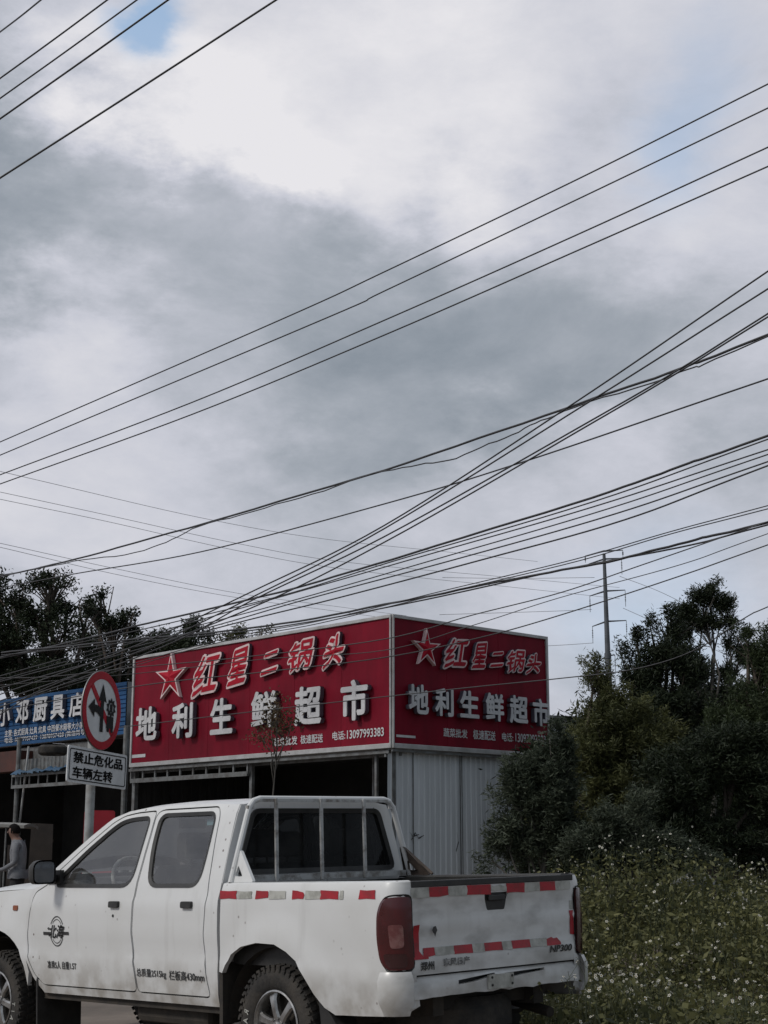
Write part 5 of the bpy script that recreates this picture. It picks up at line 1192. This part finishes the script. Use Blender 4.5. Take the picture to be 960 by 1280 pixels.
# ------------------------------------------------------------------ overhead cables
def crom(pts, k=8):
    out = []; n = len(pts)
    for i in range(n-1):
        p0 = pts[max(i-1, 0)]; p1 = pts[i]; p2 = pts[i+1]; p3 = pts[min(i+2, n-1)]
        for j in range(k):
            t = j/k; out.append(.5*((2*p1)+(-p0+p2)*t+(2*p0-5*p1+4*p2-p3)*t*t+(-p0+3*p1-3*p2+p3)*t**3))
    out.append(pts[-1]); return out
def cable(label, group, px, yl, yr, wpx, m='wire', ext=.35, wob=0, seed=0):
    """px: points read on the photo; yl, yr: real distance at its two ends"""
    rd = random.Random(seed); u0, u1 = px[0][0], px[-1][0]; pts = []
    inv0, inv1 = 1/yl, 1/yr
    for (u, v) in px:
        t = (u-u0)/(u1-u0); y = 1/(inv0+(inv1-inv0)*t); pts.append(np.array(P(u, v, y)))
    a = pts[0]+(pts[0]-pts[1])/np.linalg.norm(pts[0]-pts[1])*np.linalg.norm(pts[-1]-pts[0])*ext
    b = pts[-1]+(pts[-1]-pts[-2])/np.linalg.norm(pts[-1]-pts[-2])*np.linalg.norm(pts[-1]-pts[0])*ext
    pts = [a]+pts+[b]; c = crom(pts, 8)
    if wob: c = [p+np.array([0, 0, wob*(math.sin(i*.9+seed)+.6*math.sin(i*2.3))]) for i, p in enumerate(c)]
    ym = 2/(inv0+inv1); r = wpx*ym/1900/2
    mb = MB(); o = Vector(c[0]); mb.tube([Vector(p)-o for p in c], r, 6); ob = mb.build('overhead_cable', M[m], None, smooth=True, recalc=False); ob.location = o
    tag(ob, label, 'cable', group); return ob
G_ = 'steep cables high over the road'
for i, (pl, pr, lb) in enumerate((((0, 40), (51, 0), 'short outermost one of the steep cables at the upper sky corner'), ((0, 98), (134, 0), 'second steep cable in the upper sky corner, below the shortest'), ((0, 123), (171, 0), 'middle one of the five steep cables in the upper sky corner'), ((0, 148.5), (210, 0), 'fourth steep cable, last of the three running close together'), ((0, 222.5), (345, 0), 'longest and thickest steep cable, apart from the other four'))):
    cable(lb, G_, [pl, ((pl[0]+pr[0])/2, (pl[1]+pr[1])/2+.6), pr], 13, 12.0, 3.0 if i in (3, 4) else 2.5, ext=.8)
G_ = 'four parallel cables crossing the open sky'
for pts, lb in (([(0, 552.5), (350, 400), (480, 340), (720, 225), (960, 105)], 'uppermost of the four parallel cables crossing the open sky'), ([(0, 569), (402, 400), (480, 364), (720, 250), (960, 135)], 'second from the top of the four parallel sky cables'), ([(0, 593.5), (240, 503), (480, 400.5), (720, 294), (960, 184)], 'third from the top of the four parallel sky cables'), ([(0, 605), (240, 518), (480, 419), (720, 314), (960, 208)], 'lowest of the four parallel cables crossing the open sky')):
    cable(lb, G_, pts, 24, 15, 2.0)
G_ = 'cables sweeping steeply down behind the long board'
for pts, lb in (([(0, 868), (160, 811), (320, 737), (480, 657), (710, 509), (960, 339)], 'highest of the four steeply sweeping cables crossing the bundle'), ([(0, 876), (160, 820), (320, 744), (480, 661), (745, 497), (960, 361)], 'second of the four steeply sweeping cables crossing the bundle'), ([(0, 884), (200, 810), (320, 748), (480, 671), (740, 525), (860, 455), (960, 392)], 'third steeply sweeping cable, twinned with the lowest one'), ([(0, 893), (62, 858), (300, 766), (480, 678), (745, 526), (860, 458), (960, 396)], 'lowest of the four steeply sweeping cables')):
    cable(lb, G_, pts, 30, 17, 2.1)
G_ = 'sagging bundled service cables'
Dp = [(-40, 728), (0, 720), (80, 702.5), (235, 660), (480, 587.5), (705, 511), (850, 461), (960, 419)]
cable('thick bundled cable sagging from the tall dark tree across the middle sky', G_, Dp, 38, 19, 2.8, wob=.006)
cable('thin strand wound loosely round the thick sagging bundle', G_, [(-40, 729), (0, 721), (80, 704), (180, 688), (250, 658), (360, 627), (480, 589), (560, 575), (640, 543), (705, 514), (850, 466), (960, 422)], 38, 18.8, 1.6, wob=.012, seed=3)
cable('single cable running just below the thick sagging bundle', None, [(-40, 742), (0, 735), (95, 717), (250, 690), (480, 630), (655, 577), (960, 473.5)], 38, 19, 1.8)
G_ = 'fan of cables converging behind the road sign'
for pts, w, lb in (([(0, 822), (100, 800), (185, 779), (350, 740), (490, 699), (740, 622), (850, 583), (960, 545)], 2.8, 'top and thickest cable of the lower fan over the red boards'), ([(0, 823), (100, 803), (190, 784), (350, 745), (490, 702), (742, 627), (960, 549)], 1.6, 'thin cable clipped right under the thickest one of the fan'), ([(0, 845), (190, 792), (330, 752), (515, 699), (740, 634), (960, 562)], 1.6, 'third cable down in the fan over the red boards'), ([(0, 850), (190, 797), (350, 755), (545, 699), (760, 636), (960, 568)], 1.5, 'fourth cable down in the fan over the red boards'), ([(0, 852), (240, 790), (380, 750), (570, 699), (770, 642), (960, 577)], 1.7, 'fifth cable down in the fan over the red boards'), ([(0, 860), (260, 788), (420, 748), (605, 699), (780, 650), (960, 582)], 1.9, 'lowest cable of the fan over the red boards')):
    cable(lb, G_, pts, 34, 20, w, wob=.004 if w > 2.5 else 0)
G_ = 'cables passing the head of the monopole'
for pts, w, lb in (([(0, 880), (250, 806), (400, 776), (560, 737), (715, 700), (840, 664), (960, 632)], 1.2, 'thin upper one of the pair passing above the monopole head'), ([(0, 883), (250, 809), (400, 779), (560, 740), (720, 702), (840, 667), (960, 636)], 1.2, 'thin lower one of the pair passing above the monopole head'), ([(160, 800), (330, 783), (500, 752), (640, 724), (760, 702), (860, 677), (960, 653)], 2.8, 'thick cable bundle touching the head of the monopole'), ([(160, 803), (330, 786), (500, 756), (700, 713), (860, 682), (960, 656)], 1.9, 'second strand hanging just beneath the bundle at the monopole head')):
    cable(lb, G_, pts, 30, 19, w, wob=.005 if w > 2.5 else 0)
G_ = 'cables drawn across the faces of the red boards'
for pts, w, yl, yr, lb in (([(-40, 848), (60, 846), (170, 834), (300, 822), (480, 799), (590, 769), (700, 741), (800, 707), (890, 676)], 1.3, 23, 17, 'highest cable drawn across both red boards'), ([(-40, 860), (170, 842), (330, 824), (480, 813), (590, 782), (700, 747), (850, 706), (960, 667)], 1.0, 23, 17, 'second thin cable drawn across the red boards'), ([(-40, 896), (170, 858), (330, 840), (480, 822), (600, 797), (700, 769), (850, 720), (960, 681)], 1.4, 23, 17, 'third cable, rising from the dark board towards the picture edge'), ([(160, 908), (330, 888), (489, 870), (600, 858), (700, 848), (795, 836), (870, 812), (935, 770), (990, 745)], 1.3, 21, 15, 'lowest cable drawn across the boards, vanishing into the thicket')):
    cable(lb, G_, pts, yl, yr, w, m='wire')
G_ = 'very distant faint transmission lines'
for pts, lb in (([(25, 595), (250, 647), (400, 673), (560, 690)], 'faintest uppermost far line sloping down beyond the sagging bundle'), ([(0, 615), (130, 643), (300, 680), (435, 703), (640, 722)], 'second faint far line sloping down over the sky'), ([(0, 624), (130, 651), (300, 689), (435, 712), (640, 734)], 'third faint far line sloping down over the sky'), ([(0, 679), (150, 712), (300, 742), (420, 758)], 'fourth faint far line, starting just above the tall dark tree'), ([(0, 684), (150, 719), (290, 746), (420, 764)], 'lowest faint far line, starting just above the tall dark tree')):
    cable(lb, G_, pts, 70, 105, .62, m='farwire')
G_ = 'thin lines strung on the monopole arms'
for pts, lb in (([(735, 722), (640, 723), (560, 722)], 'thin line leaving the topmost monopole arm over the dark board'), ([(735, 762), (690, 764), (560, 768)], 'thin line leaving the middle monopole arm over the dark board'), ([(737, 804), (690, 807), (560, 813)], 'thin line leaving the third monopole arm behind the dark board'), ([(779, 722), (830, 742), (900, 778)], 'thin line dropping from the topmost arm towards the tallest tree'), ([(783, 762), (830, 783), (900, 815)], 'thin line dropping from the middle arm into the bushy crowns')):
    pts = pts if pts[0][0] < pts[-1][0] else pts[::-1]
    cable(lb, G_, pts, 110, 110, .6, m='farwire', ext=.02)
# ------------------------------------------------------------------ sky, sun, look
W = bpy.data.worlds.new('World'); sc.world = W; W.use_nodes = True; nt = W.node_tree; L = nt.links
bg = nt.nodes['Background']; bg.inputs['Strength'].default_value = .1
SUN_EL, SUN_AZ = math.radians(42), math.radians(-118)     # azimuth from +Y towards +X
sky = N(nt, 'ShaderNodeTexSky'); sky.sky_type = 'NISHITA'; sky.sun_disc = False; sky.sun_elevation = SUN_EL; sky.sun_rotation = SUN_AZ; sky.air_density = 1.0; sky.dust_density = 1.5
tc = N(nt, 'ShaderNodeTexCoord'); D = tc.outputs['Generated']
def nz(scale, detail, rough=.55, src=None, dist=0):
    n = N(nt, 'ShaderNodeTexNoise'); n.inputs['Scale'].default_value = scale; n.inputs['Detail'].default_value = detail; n.inputs['Roughness'].default_value = rough; n.inputs['Distortion'].default_value = dist
    L.new(src or D, n.inputs['Vector']); return n
def VM(op, a, b=None):
    n = N(nt, 'ShaderNodeVectorMath', operation=op)
    for i, q in enumerate((a, b)):
        if q is None: continue
        if isinstance(q, (tuple, Vector)): n.inputs[i].default_value = tuple(q)
        else: L.new(q, n.inputs[i])
    return n
def MT(op, a, b=0, c=None):
    n = N(nt, 'ShaderNodeMath', operation=op)
    for i, q in enumerate((a, b) if c is None else (a, b, c)):
        if isinstance(q, (int, float)): n.inputs[i].default_value = q
        else: L.new(q, n.inputs[i])
    return n.outputs[0]
def MR(v, a, b, c=0, d=1, clamp=True, smooth=False):
    r = N(nt, 'ShaderNodeMapRange'); r.clamp = clamp
    if smooth: r.interpolation_type = 'SMOOTHSTEP'
    for i, q in enumerate((a, b, c, d)): r.inputs[i+1].default_value = q
    L.new(v, r.inputs[0]); return r.outputs[0]
mp = N(nt, 'ShaderNodeMapping'); mp.inputs['Scale'].default_value = (1, 1, 1.9); mp.inputs['Location'].default_value = (.37, .11, .53); L.new(D, mp.inputs[0]); Dm = mp.outputs[0]
warp = nz(5.0, 12, .60, Dm); w2 = VM('SUBTRACT', warp.outputs['Color'], (.5, .5, .5)); w3 = VM('SCALE', w2.outputs[0]); w3.inputs['Scale'].default_value = .36
dd = VM('NORMALIZE', VM('ADD', D, w3.outputs[0]).outputs[0]).outputs[0]
acc = None
# cloud masses as soft lumps in the sky: direction, angular size (degrees), brightness
BL = [(-40, 290, 4.6, -.15), (60, 260, 3.0, -.10), (300, 330, 4.0, -.06), (200, 420, 3.5, -.03), (420, 270, 2.0, -.10), (600, 450, 5.4, -.18), (500, 500, 4.0, -.08), (720, 430, 4.2, -.07), (880, 330, 3.5, -.05), (30, 150, 3.0, -.07), (250, 290, 1.6, -.06),
      (330, 110, 4.5, .19), (335, 190, 1.3, .20), (250, 215, 1.2, .10), (560, 60, 4.0, .05), (240, 150, 2.4, .16), (540, 150, 5.0, .10), (490, 220, 2.0, .12), (800, 120, 4.5, .06), (45, 480, 2.0, .14), (80, 430, 3.5, .05), (220, 560, 4.5, .02), (180, 640, 3.5, .06), (680, 620, 3.0, .10), (720, 600, 1.6, .07), (900, 660, 4.0, .06), (870, 520, 3.0, -.03), (60, 640, 3, .05), (900, 240, 2.2, .08), (150, 60, 2.0, .15)]
for u, v, s, A in BL:
    d = ray(u, v).normalized(); k = 1/(math.radians(s)**2)
    dt = VM('DOT_PRODUCT', dd, d).outputs['Value']
    e = MT('MULTIPLY', MT('EXPONENT', MT('MULTIPLY', MT('SUBTRACT', dt, 1.0), k)), A)
    acc = e if acc is None else MT('ADD', acc, e)
for dv_, k, A in (((.75, -.62, .25), 2.2, -.32), ((.2, -.9, .4), 1.6, -.10)):  # unseen dark sky behind the camera, added to cut the fill light
    e = MT('MULTIPLY', MT('EXPONENT', MT('MULTIPLY', MT('SUBTRACT', VM('DOT_PRODUCT', dd, Vector(dv_).normalized()).outputs['Value'], 1.0), k)), A); acc = MT('ADD', acc, e)
fine = nz(8, 14, .66, Dm, .25).outputs['Fac']; mid = nz(2.6, 8, .55, Dm).outputs['Fac']
br = MT('ADD', MT('ADD', acc, .545), MT('ADD', MT('MULTIPLY', MT('SUBTRACT', fine, .5), .34), MT('MULTIPLY', MT('SUBTRACT', mid, .5), .16)))
br = MR(br, .22, .85, .24, .88)
cr_ = N(nt, 'ShaderNodeValToRGB'); L.new(br, cr_.inputs[0]); cb = cr_.color_ramp
cb.elements[0].position = .22; cb.elements[0].color = (.200, .240, .285, 1); cb.elements[1].position = .84; cb.elements[1].color = (.80, .79, .82, 1)
e = cb.elements.new(.42); e.color = (.362, .395, .446, 1); e = cb.elements.new(.60); e.color = (.575, .59, .66, 1)
cl = VM('SCALE', cr_.outputs[0]); cl.inputs['Scale'].default_value = 10.0
# gaps of blue
w4 = VM('SCALE', w2.outputs[0]); w4.inputs['Scale'].default_value = .13; dg_ = VM('NORMALIZE', VM('ADD', D, w4.outputs[0]).outputs[0]).outputs[0]
gap = None
for u, v, s, A in ((188, 28, 1.0, 1.0), (172, 62, .6, .5), (200, -5, .9, .6), (868, 105, 1.7, .48), (840, 185, 1.3, .40), (850, 235, 1.0, .28), (850, 770, 3.2, .48), (740, 790, 2.6, .28), (600, 400, 3.0, .14)):
    d = ray(u, v).normalized(); k = 1/(math.radians(s)**2)
    e = MT('MULTIPLY', MT('EXPONENT', MT('MULTIPLY', MT('SUBTRACT', VM('DOT_PRODUCT', dg_, d).outputs['Value'], 1.0), k)), A)
    gap = e if gap is None else MT('ADD', gap, e)
gapf = MR(gap, .10, 1.25, 0, .9, smooth=True)
blue = VM('MULTIPLY', sky.outputs[0], (1.0, 1.0, 1.0)); bl2 = VM('ADD', VM('SCALE', blue.outputs[0]).outputs[0], (2.2, 3.2, 4.4)); bl2.inputs[0].links[0].from_node.inputs['Scale'].default_value = .8
mx = N(nt, 'ShaderNodeMix', data_type='RGBA'); L.new(gapf, mx.inputs['Factor']); L.new(cl.outputs[0], mx.inputs['A']); L.new(bl2.outputs[0], mx.inputs['B'])
L.new(mx.outputs['Result'], bg.inputs['Color'])
sd = bpy.data.lights.new('sun', 'SUN'); sd.energy = 1.5; sd.angle = math.radians(12); sd.color = (1, .96, .90)
so_ = bpy.data.objects.new('sun', sd); COL.objects.link(so_)
dirv = Vector((math.sin(SUN_AZ)*math.cos(SUN_EL), math.cos(SUN_AZ)*math.cos(SUN_EL), math.sin(SUN_EL)))
so_.rotation_euler = (-dirv).to_track_quat('-Z', 'Y').to_euler(); so_.location = (-20, -10, 30)
vs = sc.view_settings; vs.view_transform = 'Standard'; vs.look = 'None'; vs.exposure = 0; vs.gamma = 1; vs.use_curve_mapping = False
sc.cycles.max_bounces = 8; sc.cycles.transparent_max_bounces = 12; sc.cycles.use_denoising = True
